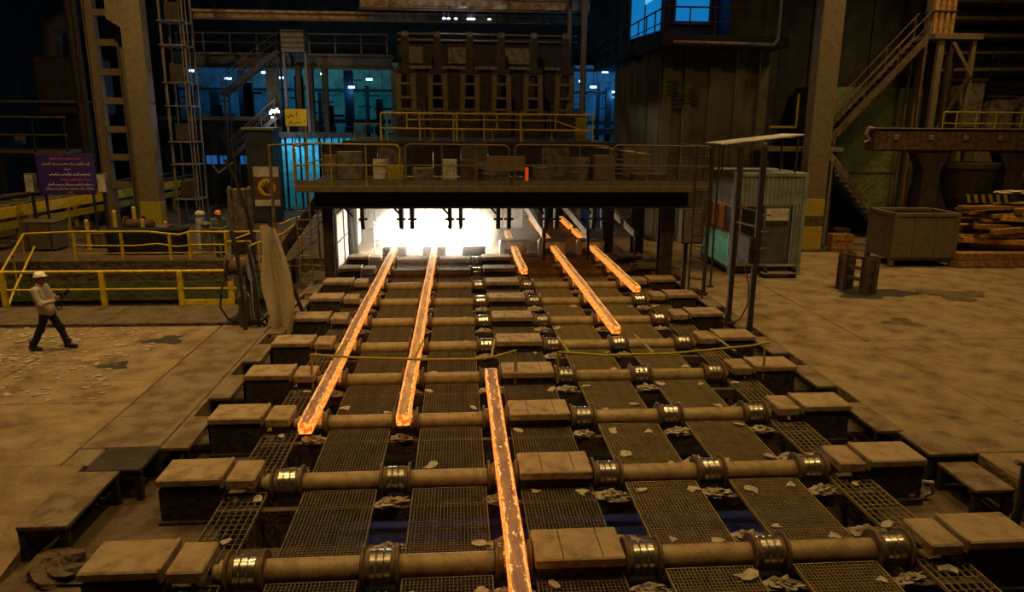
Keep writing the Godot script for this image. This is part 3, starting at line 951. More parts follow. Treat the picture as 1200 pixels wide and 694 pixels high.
	for x in [-0.95, -0.72, -0.35, 0.28, 0.42, 0.55, 1.35]:
		var b := thing("small_lamp", "small bluish white lamp in the dark above the strand masts, %s from the left" % NTH[[-0.95, -0.72, -0.35, 0.28, 0.42, 0.55, 1.35].find(x)], "lamp", v(x + 0.3, 10.12, -39.3), "small lamps above the strand masts")
		part("bulb", MB.new().ball(Vector3.ZERO, v(0.09, 0.05, 0.05), 8, 5), gl, b)
		part("bracket", MB.new().box(v(0, 0.3, -0.06), v(0.03, 0.55, 0.03)), mats["black"], b)
		if x in [-0.95, 0.42]:
			omni(b, v(0, -0.02, 0.14), Color(0.75, 0.82, 1.0), 1.2, 0.05)
	for s in [["slim dark pole right of the strand masts", 6.0, -36.0, 0.14], ["slim dark pole just left of the control building", 5.6, -38.0, 0.11]]:
		var p := thing("pole", s[0], "pole", v(s[1], 0, s[2]))
		part("shaft", MB.new().tube(Vector3.ZERO, v(0, 16, 0), s[3]), mats["steel_brown"], p)
		part("flange", MB.new().lathe(v(0, 4.3, 0), v(0, 0.06, 0), [Vector2(0, s[3] * 2), Vector2(1, s[3] * 2)], 12), mats["steel_dark"], p)
	# beams and pipes high above
	for e in [["tan roof beam with pipes above the strand masts", -5, 7, 11.0, -40.5, 0.5, "tan_steel"], ["grey pipe bundle under the high roof beams", -14, 7, 10.45, -42, 0.28, "tan_steel"], ["long brown crane beam high at the top left", -22, 7, 11.6, -41, 0.45, "tan_steel"], ["second tan beam high behind the masts", -4, 9, 11.2, -37.0, 0.4, "tan_steel"]]:
		var p := thing("high_beam", e[0], "beam", v((e[1] + e[2]) / 2.0, e[3], e[4]))
		var L: float = e[2] - e[1]
		part("beam", ibeam(v(-L / 2, 0, 0), v(L / 2, 0, 0), 0.4, e[5]), mats[e[6]], p)
		part("pipe", MB.new().tube(v(-L / 2, e[5] * 0.7, 0.2), v(L / 2, e[5] * 0.7, 0.2), 0.08), mats[e[6]], p)
		part("pipe", MB.new().tube(v(-L / 2, -e[5] * 0.7, 0.25), v(L / 2, -e[5] * 0.7, 0.25), 0.05), mats["steel_brown"], p)
		for k in range(int(L / 2.5)):
			part("hanger", MB.new().bar(v(-L / 2 + 1.2 + k * 2.5, e[5] * 0.5, 0), v(-L / 2 + 1.2 + k * 2.5, 10.4 - e[3] + 11.6, 0), 0.08, 0.08), mats["steel_dark"], p)
	for s in [[0.3, 0.16], [2.3, 0.22], [4.2, 0.12], [5.0, 0.2]]:
		solo("lagging_rag", clump_mesh(int(s[0] * 10) + 60, s[1] * 2, s[1], 0.15), mats["foil"], "torn pale lagging on the high pipe above the masts, %s from the left" % NTH[[0.3, 2.3, 4.2, 5.0].find(s[0])], "lagging", "torn lagging on the high pipe").position = v(s[0], 10.75, -40.1)

# ---------------------------------------------------------------- the cutting bay with its flames
func cutting_bay() -> void:
	for i in 6:
		var c := 1.36 + (i - 2.5) * 1.535
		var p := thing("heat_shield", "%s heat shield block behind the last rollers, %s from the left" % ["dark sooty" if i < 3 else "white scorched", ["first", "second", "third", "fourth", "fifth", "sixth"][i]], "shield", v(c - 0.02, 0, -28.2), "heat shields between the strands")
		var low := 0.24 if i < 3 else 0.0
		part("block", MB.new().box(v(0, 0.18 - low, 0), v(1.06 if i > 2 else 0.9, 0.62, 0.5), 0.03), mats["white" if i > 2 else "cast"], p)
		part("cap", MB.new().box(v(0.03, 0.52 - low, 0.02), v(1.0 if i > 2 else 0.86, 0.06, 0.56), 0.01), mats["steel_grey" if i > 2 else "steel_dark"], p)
		part("front_plate", MB.new().box(v(-0.1, 0.05, 0.3), v(0.5, 0.34, 0.04), 0.01), mats["steel_dark"], p)
	for i in 3:
		var c: float = [6.4, 4.6, 2.95][i]
		var p := thing("guide_arm", "pale inclined channel arm behind the girder, %s from the right" % ["first", "second", "third"][i], "arm", v(c, 1.0, -26.6), "inclined guide arms")
		part("channel", MB.new().bar(v(0.2, 0.0, 0), v(-0.2, 0.75, -5.6), 0.16, 0.3, 0.015), mats["steel_grey"], p)
		part("foot", MB.new().bar(v(0.2, 0, 0), v(0.2, -1.0, 0), 0.1, 0.1, 0.01), mats["steel_dark"], p)
		part("pivot", MB.new().tube(v(0.0, 0.25, -2), v(0.4, 0.25, -2), 0.08), mats["steel_dark"], p)
	# white panelled screen on the left
	var s := thing("panel_screen", "white panelled screen wall at the left of the flames, seen edge on", "screen", v(-4.1, 0, -24.4))
	for i in 4:
		for j in 2:
			part("panel", MB.new().span(-0.02, 0.02, 0.12 + j * 0.92, 1.0 + j * 0.92, -0.1 - i * 1.55 - 1.4, -0.1 - i * 1.55, 0.005), mats["white"], s)
	for i in 5:
		part("post", MB.new().span(-0.05, 0.05, 0, 2.05, -0.1 - i * 1.55, 0.02 - i * 1.55, 0.005), mats["steel_dark"], s)
	for y in [0.06, 1.02, 1.98]:
		part("rail", MB.new().span(-0.04, 0.04, y - 0.03, y + 0.03, -6.3, 0), mats["steel_dark"], s)
	var w := thing("bay_housing", "pale back wall of the cutting bay behind the white flames", "wall panel", v(1.3, 0, -34.6))
	for i in range(-2, 7):
		part("panel", MB.new().span(-5.2 + i * 1.0, -4.24 + i * 1.0, 0.1, 3.6, -0.1, 0.0, 0.01), mats["white" if i > 0 else "grey_blue"], w)
	for i in 8:
		part("rib", MB.new().span(-5.26 + i * 1.0, -5.18 + i * 1.0, 0.0, 3.7, -0.02, 0.12), mats["steel_grey"], w)
	part("lintel", MB.new().span(-5.4, 5.6, 3.6, 4.1, -0.3, 0.2), mats["steel_dark"], w)
	railing("thin white railing left of the flames behind the girder", v(-3.3, 0.0, -28.4), v(-1.9, 0.0, -28.4), 1.05, [0, 0.5, 1], [0.5], mats["white"], 0.03)
	# cutting torches
	for i in 3:
		var x: float = SX[i]
		var p := thing("cutting_torch", "cutting torch carriage above the %s strand, lost in the glare" % ["leftmost", "second", "third"][i], "torch", v(x, 0, -30.2), "cutting torch carriages")
		part("carriage", MB.new().box(v(0, 1.9, 0), v(0.5, 0.5, 0.9), 0.03), mats["steel_grey"], p)
		part("torch_arm", MB.new().bar(v(0, 1.7, 0.2), v(0.1, 0.75, 0.55), 0.1, 0.1, 0.01), mats["steel_grey"], p)
		part("nozzle", MB.new().lathe(v(0.1, 0.75, 0.55), v(0.0, -0.2, 0.08), [Vector2(0, 0.06), Vector2(0.7, 0.05), Vector2(1, 0.025)], 12), mats["flange"], p)
		part("stand", MB.new().box(v(-0.42, 0.8, -0.3), v(0.12, 1.9, 0.12), 0.01), mats["steel_dark"], p)
	for f in [[0, 1.0, -29.1], [1, 1.3, -29.4], [2, 0.7, -30.0]]:
		var p := thing("torch_flame", "blinding white cutting flame on the %s strand" % ["leftmost", "second", "third"][f[0]], "flame", v(SX[f[0]], 0.42, f[2]))
		var q: float = f[1]
		part("flame", clump_mesh(70 + f[0], 0.5 * q, 0.36 * q, 0.45 * q), glow("flame", Color(1.0, 0.93, 0.8), 30.0), p)
		for k in 9:
			var t: float = k * 0.7 + f[0]
			var d: Vector3 = v(cos(t), 0.35 + 0.3 * sin(t * 2.7), sin(t * 1.3)) * q
			part("flame_tongue", MB.new().lathe(d * 0.2, d * 0.8, [Vector2(0, 0.14 * q), Vector2(0.4, 0.09 * q), Vector2(1, 0.005)], 7, false), glow("flame", Color(1.0, 0.93, 0.8), 30.0), p)
		omni(p, v(0, 0.1, 0.5), Color(1.0, 0.93, 0.82), 38.0 * q, 0.25)
	for g in [[v(-1.0, 1.1, -29.2), v(9.0, 3.4, 9.5), 0.04], [v(-0.9, 0.8, -28.9), v(5.0, 2.6, 4.8), 0.15]]:
		var fog := FogVolume.new()
		fog.name = numbered("steam")
		fog.size = g[1]
		fog.shape = RenderingServer.FOG_VOLUME_SHAPE_ELLIPSOID
		var fm := FogMaterial.new()
		fm.density = g[2]
		fm.albedo = Color(0.95, 0.95, 0.95)
		fog.material = fm
		add_child(fog)
		fog.position = g[0]
		tag(fog, "%s white steam glowing around the cutting flames behind the bridge girder" % ("thin wide" if g[2] < 0.05 else "dense bright"), "steam", "", "stuff")

# ---------------------------------------------------------------- left side
func squiggle_board(size: Vector2, ground: Color, rows: Array, sd: int) -> ImageTexture:
	# flat lettering: joined script strokes along each baseline, too small in the photograph to read
	var w := 420
	var h := int(420.0 * size.y / size.x)
	var im := Image.create(w, h, false, Image.FORMAT_RGB8)
	im.fill(ground)
	var r := RandomNumberGenerator.new()
	r.seed = sd
	for row in rows:
		var y0 := float(row[0]) * h
		var x := float(row[1]) * w
		var xe := float(row[2]) * w
		var c: Color = row[3]
		var s := float(row[4]) * h
		while x < xe:
			var len := r.randf_range(1.6, 4.0) * s
			var k := 0.0
			while k < minf(len, w * 0.3) and x + k < xe:
				var y := y0 + sin(k / s * 5.0) * s * 0.2
				im.fill_rect(Rect2i(int(x + k), int(y), 2, maxi(3, int(s * 0.28))), c)
				k += 1.0
			for j in r.randi_range(1, 3):
				var px := x + r.randf() * len
				if px < xe:
					if r.randf() < 0.55:
						im.fill_rect(Rect2i(int(px), int(y0 - s * 0.8), maxi(2, int(s * 0.18)), int(s * 0.9)), c)
					else:
						im.fill_rect(Rect2i(int(px), int(y0 + (s * 0.45 if r.randf() < 0.5 else -s * 0.4)), maxi(3, int(s * 0.22)), maxi(3, int(s * 0.22))), c)
			x += len + s * 0.45
	return ImageTexture.create_from_image(im)

func picture(key: String, t: Texture2D) -> StandardMaterial3D:
	var m := StandardMaterial3D.new()
	m.resource_name = key
	m.albedo_texture = t
	m.roughness = 0.6
	return m

func face_quad(w: float, h: float) -> MB:
	var b := MB.new()
	var n := v(0, 0, 1)
	b.tri(v(-w / 2, -h / 2, 0), v(-w / 2, h / 2, 0), v(w / 2, h / 2, 0), n, n, n, Vector2(0, 1), Vector2(0, 0), Vector2(1, 0))
	b.tri(v(-w / 2, -h / 2, 0), v(w / 2, h / 2, 0), v(w / 2, -h / 2, 0), n, n, n, Vector2(0, 1), Vector2(1, 0), Vector2(1, 1))
	return b

func left_side() -> void:
	var Y = mats["yellow"]
	# near and far railings of the left pit
	var g := railing("long yellow railing beside the walking worker, along the near edge of the left pit", v(-15.6, 0.07, -19.92), v(-6.1, 0.07, -19.92), 0.95, [0.13, 0.36, 0.63, 0.845, 0.985], [0.46], Y, 0.036, "", true)
	part("kick_plate", MB.new().span(8.06, 9.36, 0.0, 0.16, -0.01, 0.02, 0.004), Y, g)
	var r2 := thing("guard_rail", "bent yellow railing along the far edge of the left pit", "railing", v(-14.1, 0, -27.15))
	part("top_rail", MB.new().pipe([v(-1.5, 0.98, 0), v(0.2, 1.05, 0), v(2.8, 1.05, 0), v(3.4, 0.98, 0), v(3.9, 0.93, 0), v(4.3, 1.04, 0), v(5.6, 1.03, 0)], 0.04), Y, r2)
	part("mid_rail", MB.new().pipe([v(0.2, 0.55, 0), v(2.3, 0.53, 0), v(3.1, 0.6, 0), v(3.8, 0.5, 0), v(4.4, 0.56, 0), v(5.6, 0.56, 0)], 0.03), Y, r2)
	part("low_rail", MB.new().pipe([v(0.2, 0.25, 0), v(5.6, 0.27, 0)], 0.02), Y, r2)
	for x in [0.2, 1.85, 3.55, 4.25, 5.55]:
		part("post", MB.new().box(v(x, 0.5, 0), v(0.1, 1.0, 0.09), 0.01), Y, r2)
	part("gate_loop", MB.new().pipe([v(6.5, 1.0, 0.1), v(5.65, 0.68, 0.1), v(6.5, 0.7, 0.1), v(6.25, 0.05, 0.1), v(5.7, 0.03, 0.1)], 0.035), Y, r2)
	part("rail_stub", MB.new().pipe([v(5.6, 1.03, 0), v(7.3, 1.05, 0)], 0.035), Y, r2)
	var r3 := thing("guard_rail", "sloping yellow stair railing at the far left going down into the pit", "railing", v(-15.6, 0, -27.1))
	for e in [[0.0, 0.98, 0.36], [0.32, 0.52, -0.2]]:
		part("hand_rail", MB.new().pipe([v(e[0], e[1], 0), v(e[0] + 1.5, e[2], 4.1), v(e[0] + 2.2, e[2] - 0.3, 5.8)], 0.036), Y, r3)
	for k in [0.08, 0.5, 0.95]:
		part("post", MB.new().tube(v(1.5 * k, -1.6 * k, 4.1 * k), v(1.5 * k, 0.98 - 0.62 * k, 4.1 * k), 0.03), Y, r3)
	# what stands behind the far railing
	for e in [["brown tarpaulin-wrapped crate behind the far left railing", -16.2, -29.6, 1.2, 1.05, 0.9, "steel_brown"], ["dark machine block in the shade behind the far railing", -11.9, -28.6, 2.8, 0.85, 0.8, "steel_black"], ["grey steel box behind the far railing near the column", -12.4, -30.5, 1.2, 0.7, 0.8, "steel_grey"], ["low grey pallet of parts behind the far railing", -14.2, -30.2, 1.3, 0.5, 0.9, "steel_grey"]]:
		var p := thing("machine_block", e[0], "crate", v(e[1], 0, e[2]))
		part("body", MB.new().box(v(0, e[4] / 2 + 0.06, 0), v(e[3], e[4], e[5]), 0.03), mats[e[6]], p)
		part("lid", MB.new().box(v(0, e[4] + 0.08, 0), v(e[3] * 1.03, 0.05, e[5] * 1.03), 0.01), mats[e[6]], p)
		for s in [-0.35, 0.35]:
			part("strap", MB.new().box(v(s * e[3], e[4] / 2 + 0.06, 0), v(0.06, e[4] + 0.02, e[5] + 0.02), 0.005), mats["steel_dark"], p)
			part("skid", MB.new().box(v(s * e[3], 0.03, 0), v(0.12, 0.06, e[5]), 0.005), mats["steel_dark"], p)
	for e in [[-13.7, -30.0, 1.5], [-13.1, -30.4, 1.6], [-14.5, -29.4, 1.2], [-12.3, -29.2, 1.25], [-11.6, -29.6, 1.1]]:
		var p := thing("bollard", "short yellow bollard post behind the far left railing, %s from the left" % NTH[[-14.5, -13.7, -13.1, -12.3, -11.6].find(e[0])], "bollard", v(e[0], 0, e[1]), "yellow bollards behind the far railing")
		part("post", MB.new().lathe(Vector3.ZERO, v(0, e[2], 0), [Vector2(0, 0.08), Vector2(0.97, 0.08), Vector2(1, 0.05)], 12), Y, p)
		part("foot", MB.new().box(v(0, 0.02, 0), v(0.26, 0.04, 0.26), 0.005), mats["yellow_dirty"], p)
	var red := thing("winch", "small dark red winch on a stand behind the far railing", "winch", v(-12.9, 0, -29.9))
	part("drum", MB.new().lathe(v(-0.35, 0.95, 0), v(0.7, 0, 0), [Vector2(0, 0.34), Vector2(0.1, 0.34), Vector2(0.12, 0.2), Vector2(0.88, 0.2), Vector2(0.9, 0.34), Vector2(1, 0.34)], 18), mats["rust"], red)
	part("motor", MB.new().lathe(v(0.35, 0.95, 0), v(0.4, 0, 0), [Vector2(0, 0.2), Vector2(0.8, 0.2), Vector2(1, 0.12)], 14), mats["rust"], red)
	part("stand", MB.new().box(v(0, 0.33, 0), v(0.9, 0.66, 0.5), 0.02), mats["steel_dark"], red)
	# the yellow conveyor running away to the back
	var a := v(-17.9, 0, -26.5)
	var b := v(-15.8, 0, -45.2)
	var cv := thing("conveyor", "long yellow roller conveyor running away along the left wall", "conveyor", a)
	var d := b - a
	part("side_beam", MB.new().bar(v(0, 1.45, 0), d + v(0, 1.45, 0), 0.14, 0.42, 0.01), mats["yellow"], cv)
	part("side_beam", MB.new().bar(v(-1.6, 1.45, 0), d + v(-1.6, 1.45, 0), 0.14, 0.42, 0.01), mats["yellow_dirty"], cv)
	part("guide_rail", MB.new().bar(v(0, 1.86, 0), d + v(0, 1.86, 0), 0.08, 0.08, 0.01), mats["steel_grey"], cv)
	part("guide_rail", MB.new().bar(v(-1.6, 1.86, 0), d + v(-1.6, 1.86, 0), 0.08, 0.08, 0.01), mats["steel_grey"], cv)
	part("guide_rail", MB.new().bar(v(-0.8, 2.0, 0), d + v(-0.8, 2.0, 0), 0.08, 0.08, 0.01), mats["steel_grey"], cv)
	part("skirt", MB.new().bar(v(0.05, 0.95, 0), d + v(0.05, 0.95, 0), 0.03, 0.3, 0.004), mats["yellow_dirty"], cv)
	for i in 18:
		var c := d * (i + 0.5) / 18.0
		part("roll", MB.new().tube(c + v(-1.5, 1.6, 0), c + v(-0.1, 1.6, 0), 0.13, 0.13, 12), mats["steel_grey"], cv)
		if i % 3 == 0:
			for x in [0.0, -1.6]:
				part("leg", MB.new().box(c + v(x, 0.62, 0), v(0.14, 1.24, 0.14), 0.01), mats["yellow_dirty"], cv)
	# purple notice board
	var red_c := Color(0.90, 0.42, 0.25)
	var wh := Color(0.90, 0.85, 0.95)
	var ye := Color(0.92, 0.78, 0.36)
	var nb := thing("notice_board", "purple notice board with lines of red, white and yellow script", "sign", v(-15.3, 0, -29.95))
	part("board", MB.new().box(v(0, 2.91, 0), v(2.14, 1.58, 0.05), 0.01), mat("purple", Color(0.26, 0.18, 0.52), 0.6, 0.0, ""), nb)
	var tx := squiggle_board(Vector2(2.1, 1.54), Color(0.22, 0.15, 0.50), [[0.1, 0.24, 0.8, red_c, 0.06], [0.24, 0.1, 0.95, ye, 0.06], [0.37, 0.48, 0.6, ye, 0.05], [0.5, 0.2, 0.95, wh, 0.07], [0.63, 0.4, 0.95, red_c, 0.065], [0.76, 0.16, 0.97, wh, 0.06], [0.86, 0.1, 0.97, ye, 0.06], [0.95, 0.5, 0.58, ye, 0.05]], 5)
	part("lettering", face_quad(2.1, 1.54), picture("purple_print", tx), nb).position = v(0, 2.91, 0.027)
	for x in [-0.9, 0.9]:
		part("post", MB.new().box(v(x, 1.5, -0.06), v(0.09, 3.0, 0.07), 0.01), mats["steel_dark"], nb)
	for x in [-1.45, 1.28]:
		var c := thing("junction_box", "pale junction box at the %s edge of the purple notice board" % ("left" if x < 0 else "right"), "box", v(-15.3 + x, 0, -30.1))
		part("body", MB.new().box(v(0, 2.55, 0), v(0.36, 0.75, 0.25), 0.02), mats["steel_grey"], c)
		part("stand", MB.new().box(v(0, 1.1, 0), v(0.1, 2.2, 0.1), 0.01), mats["steel_dark"], c)
		part("door", MB.new().box(v(0, 2.55, 0.13), v(0.3, 0.66, 0.015), 0.004), mats["white"], c)
	# big columns at the left
	var col := thing("crane_column", "big brown steel column at the left with an olive painted foot", "column", v(-14.1, 0, -34.8))
	part("shaft", MB.new().span(-0.45, 0.45, 1.35, 21.9, -0.35, 0.35, 0.02), mats["steel_brown"], col)
	part("painted_foot", MB.new().span(-0.46, 0.46, 0, 1.36, -0.36, 0.36, 0.02), mats["yellow_dirty"], col)
	part("bracket", MB.new().prism(PackedVector2Array([Vector2(-0.45, 8.9), Vector2(-0.45, 21.9), Vector2(-1.0, 21.9), Vector2(-1.0, 9.25)]), v(0, 0, -0.34), v(1, 0, 0), v(0, 1, 0), v(0, 0, 0.68)), mats["steel_brown"], col)
	var lat := thing("lattice_column", "two-legged lattice column with cross plates left of the big brown column", "column", v(-15.8, 0, -36))
	for s in [-1, 1]:
		part("leg", ibeam(v(s * 0.66, 0, 0), v(s * 0.66, 21.9, 0), 0.4, 0.45, Vector3.RIGHT), mats["steel_brown"], lat)
	for i in 13:
		part("cross_plate", MB.new().box(v(0, 2.0 + i * 1.28, 0), v(1.0, 0.3, 0.3), 0.01), mats["steel_brown"], lat)
	var lat2 := thing("service_tower", "narrow dark service tower with shelves right of the big brown column", "tower", v(-13.0, 0, -36.2))
	for p in [[-0.5, 0.0], [0.5, 0.0], [0.55, -1.0], [-0.5, -1.0]]:
		part("upright", MB.new().box(v(p[0], 8, p[1]), v(0.1, 16, 0.1), 0.01), mats["steel_brown"], lat2)
	for i in 8:
		part("shelf", MB.new().box(v(0, 1.3 + i * 1.35 + 0.3 * (i % 2), -0.4), v(1.2, 0.06, 1.2), 0.01), mats["steel_grey"], lat2)
		if i % 2 == 0:
			part("panel", MB.new().box(v(-0.05, 1.75 + i * 1.35, -0.3), v(0.6, 0.8, 0.3), 0.02), mats["steel_dark"], lat2)
	for s in [-0.15, 0.15]:
		part("ladder_rail", MB.new().tube(v(0.62 + s, 0, 0.3), v(0.62 + s, 15, 0.3), 0.025), mats["steel_grey"], lat2)
	for e in [["slim dark pipe column at the far left", -17.6, -37, 0.14], ["second slim pipe column behind the lattice column", -18.3, -38, 0.2]]:
		var p := thing("pipe_column", e[0], "column", v(e[1], 0, e[2]))
		part("shaft", MB.new().tube(Vector3.ZERO, v(0, 18, 0), e[3], e[3], 10), mats["steel_dark"], p)
		part("foot", MB.new().box(v(0, 0.04, 0), v(0.6, 0.08, 0.6), 0.01), mats["steel_dark"], p)
	# dark platform on the far left
	var fp := thing("side_platform", "dark side platform with railings in the shade at the far left", "platform", v(-22, 0, -38))
	part("deck", MB.new().span(-4, 2.9, 3.35, 3.5, -2.5, 0, 0.01), mats["steel_brown"], fp)
	for x in [-3.0, -0.6, 1.3, 2.8]:
		part("post", MB.new().box(v(x, 4.3, 0), v(0.08, 1.7, 0.08), 0.01), mats["steel_dark"], fp)
		part("leg", MB.new().box(v(x, 1.67, -0.3), v(0.2, 3.35, 0.2), 0.01), mats["steel_dark"], fp)
	for y in [4.25, 5.1]:
		part("rail", MB.new().tube(v(-4, y, 0), v(2.9, y, 0), 0.05), mats["steel_brown"], fp)
	part("cabinet", MB.new().box(v(0.3, 4.05, -0.6), v(0.4, 0.5, 0.3), 0.02), mats["steel_grey"], fp)
	var mc := thing("far_machine", "bulky dark machine with ducts high in the shade at the upper left", "machine", v(-20.5, 0, -42.2))
	part("body", MB.new().box(v(0, 6.7, 0), v(3.2, 3.0, 2.0), 0.15), mats["steel_dark"], mc)
	part("duct", MB.new().pipe([v(-0.6, 8.2, 0.6), v(-0.5, 9.5, 0.6), v(0.8, 10.4, 0.4), v(0.8, 14, 0.2)], 0.45, 12), mats["steel_dark"], mc)
	part("leg", MB.new().box(v(0, 2.6, 0), v(1.0, 5.2, 1.0), 0.05), mats["steel_black"], mc)
	part("ledge", MB.new().box(v(-1.0, 5.9, 1.1), v(4.5, 0.12, 0.5), 0.01), mats["steel_brown"], mc)
	# equipment by the stair: hose reel, bottle, posts
	var bt := thing("gas_bottle", "dark upright gas bottle at the corner of the yellow railing", "cylinder", v(-5.35, -0.05, -18.0))
	part("body", MB.new().lathe(Vector3.ZERO, v(0, 1.0, 0), [Vector2(0, 0.13), Vector2(0.02, 0.15), Vector2(0.8, 0.15), Vector2(0.92, 0.1), Vector2(0.94, 0.04), Vector2(1, 0.04)], 16), mats["rust"], bt)
	part("valve", MB.new().box(v(0, 1.04, 0), v(0.1, 0.1, 0.06), 0.01), mats["steel_grey"], bt)
	var rl := thing("hose_reel", "rust red hose reel on a post beside the gas bottle", "reel", v(-5.55, -0.05, -18.5))
	part("drum", MB.new().lathe(v(-0.28, 1.45, 0), v(0.56, 0, 0), [Vector2(0, 0.36), Vector2(0.1, 0.36), Vector2(0.12, 0.2), Vector2(0.88, 0.2), Vector2(0.9, 0.36), Vector2(1, 0.36)], 20), mats["rust"], rl)
	part("post", MB.new().box(v(0.2, 0.7, 0), v(0.12, 1.4, 0.12), 0.01), mats["steel_dark"], rl)
	part("hose", MB.new().pipe([v(-0.28, 1.3, 0.1), v(-0.4, 0.9, 0.3), v(-0.42, 0.5, 0.4), v(-0.25, 0.2, 0.4), v(0.0, 0.06, 0.3), v(0.5, 0.05, 0.3)], 0.025, 6), mats["black"], rl)
	for e in [["tall dark pipe post beside the crumpled sheet", -5.25, -17.6, 0.0, 2.5, -0.08], ["second dark post just right of the gas bottle", -5.0, -17.9, 0.0, 2.2, -0.1]]:
		var p := thing("pipe_post", e[0], "post", v(e[1], -0.05, e[2]))
		part("shaft", MB.new().pipe([v(0, 0, 0), v(e[5] * 0.2, e[4] * 0.55, 0), v(e[5], e[4] * 0.85, 0), v(e[5] * 1.8, e[4], 0)], 0.05), mats["steel_dark"], p)
		part("foot", MB.new().box(v(0, 0.02, 0), v(0.25, 0.04, 0.25), 0.005), mats["steel_dark"], p)
	for i in 7:
		var x := -5.3 + rng.randf() * 0.9
		var p := solo("scrap_bar", MB.new().pipe([v(0, 0.02, 0), v(rng.randf_range(-0.4, 0.4), 0.25, 0.3), v(rng.randf_range(-0.5, 0.5), 0.05 + rng.randf() * 0.6, 0.1)], 0.03, 6), mats["steel_dark"], "bent dark scrap bar at the foot of the crumpled sheet, %s in the heap" % NTH[i], "scrap", "bent scrap bars by the curved sheet")
		p.position = v(x, -0.03, -18.9 + rng.randf() * 1.2)
	# the tall curved sheet
	var sb := MB.new()
	var n := 18
	var rows := []
	for j in n + 1:
		var t := float(j) / n
		var yy := 2.5 - 2.62 * t
		var xl := -4.84 + 0.05 * sin(t * 9.0) + 0.18 * t * t
		var xr := -4.46 + 0.37 * sin(minf(t * 1.45, 1.0) * PI / 2) - 0.09 * maxf(t - 0.75, 0.0) * 4.0
		var line := []
		for i in 9:
			var s := float(i) / 8
			line.append(v(lerpf(xl, xr, s), yy + 0.05 * sin(s * 6.0), -18.0 + 0.24 * sin(s * PI * 2.6 + 0.4 + t * 1.2) * (0.35 + t * 0.4) + 0.2 * t))
		rows.append(line)
	for j in n:
		for i in 8:
			for off in [v(0, 0, 0.008), v(0, 0, -0.008)]:
				var A: Vector3 = rows[j][i]
				var B: Vector3 = rows[j][i + 1]
				var C: Vector3 = rows[j + 1][i + 1]
				var D: Vector3 = rows[j + 1][i]
				sb.quad(A + off, B + off, C + off, D + off, off)
	solo("curved_sheet", sb, mats["foil"], "tall crumpled pale metal sheet standing left of the roller table", "sheet")
	var sp := thing("sheet_prop", "dark slanted prop holding the tall crumpled sheet", "prop", v(-4.2, -0.5, -18.3))
	part("bar", MB.new().bar(v(0.25, 0, -0.6), v(-0.25, 2.4, 0.15), 0.08, 0.08, 0.01), mats["steel_dark"], sp)
	part("foot", MB.new().box(v(0.25, 0.02, -0.6), v(0.3, 0.05, 0.3), 0.005), mats["steel_dark"], sp)
	# stair up to the bridge
	stair("dark stair climbing from the left to the bridge platform", v(-6.4, 0.1, -24.6), v(-4.3, 2.9, -24.6), 0.8, 12, mats["steel_dark"], mats["steel_grey"], false)
	var yr := thing("guard_rail", "bright yellow zigzag stair railing below the left end of the bridge", "railing", v(-6.9, 0, -25.2))
	part("hand_rail", MB.new().pipe([v(-0.2, 0.85, 0), v(0.9, 1.25, 0), v(2.6, 2.45, 0)], 0.034), Y, yr)
	part("hand_rail", MB.new().pipe([v(0.1, 0.45, 0), v(1.0, 0.8, 0), v(2.6, 1.95, 0)], 0.028), Y, yr)
	part("hand_rail", MB.new().pipe([v(0.6, 1.45, -0.9), v(1.2, 1.7, -0.9), v(2.7, 1.75, -0.9)], 0.03), Y, yr)
	part("low_rail", MB.new().pipe([v(0.0, 0.12, 0), v(2.4, 0.12, 0)], 0.028), Y, yr)
	for e in [[0.05, 0.9], [0.9, 1.25], [1.5, 1.7], [2.1, 2.1], [2.55, 2.4]]:
		part("post", MB.new().tube(v(e[0], 0, 0), v(e[0], e[1], 0), 0.03), Y, yr)
	var ld := thing("ladder", "pale rung ladder at the left leg of the bridge platform", "ladder", v(-4.75, -0.1, -22.6))
	for s in [-0.2, 0.2]:
		part("rail", MB.new().tube(v(s, 0, 0), v(s, 2.6, 0), 0.025), mats["steel_grey"], ld)
	for i in 9:
		part("rung", MB.new().tube(v(-0.2, 0.2 + i * 0.28, 0), v(0.2, 0.2 + i * 0.28, 0), 0.02), mats["steel_grey"], ld)
	# signs and cabinets between the stair and the column
	var sg := thing("warning_sign", "brown sign board with a yellow disc showing a dark hand", "sign", v(-6.87, 0, -26.9))
	part("board", MB.new().box(v(0, 2.7, 0), v(0.92, 1.43, 0.05), 0.01), mat("sign_brown", Color(0.42, 0.24, 0.16), 0.6, 0.0, "grime", 1.0, 0.0), sg)
	part("white_strip", MB.new().box(v(0, 3.22, 0.03), v(0.88, 0.34, 0.01)), mats["white"], sg)
	part("lower_strip", MB.new().box(v(0, 2.12, 0.03), v(0.88, 0.22, 0.01)), mats["white"], sg)
	part("disc", MB.new().lathe(v(0, 2.68, 0.025), v(0, 0, 0.012), [Vector2(0, 0.31), Vector2(1, 0.31)], 28), mats["yellow"], sg)
	var hand := PackedVector2Array([Vector2(-0.05, -0.22), Vector2(0.1, -0.22), Vector2(0.19, -0.02), Vector2(0.14, 0.0), Vector2(0.1, -0.06), Vector2(0.12, 0.16), Vector2(0.07, 0.17), Vector2(0.04, 0.02), Vector2(0.03, 0.22), Vector2(-0.02, 0.22), Vector2(-0.03, 0.03), Vector2(-0.08, 0.18), Vector2(-0.12, 0.16), Vector2(-0.1, 0.0), Vector2(-0.17, 0.1), Vector2(-0.2, 0.06), Vector2(-0.13, -0.1)])
	part("hand_mark", MB.new().prism(hand, v(0, 2.68, 0.037), v(1, 0, 0), v(0, 1, 0), v(0, 0, 0.008)), mat("sign_dark", Color(0.22, 0.13, 0.08), 0.6, 0.0, ""), sg)
	part("slash", MB.new().bar(v(-0.05, 2.82, 0.05), v(0.16, 2.42, 0.05), 0.045, 0.01), mats["yellow"], sg)
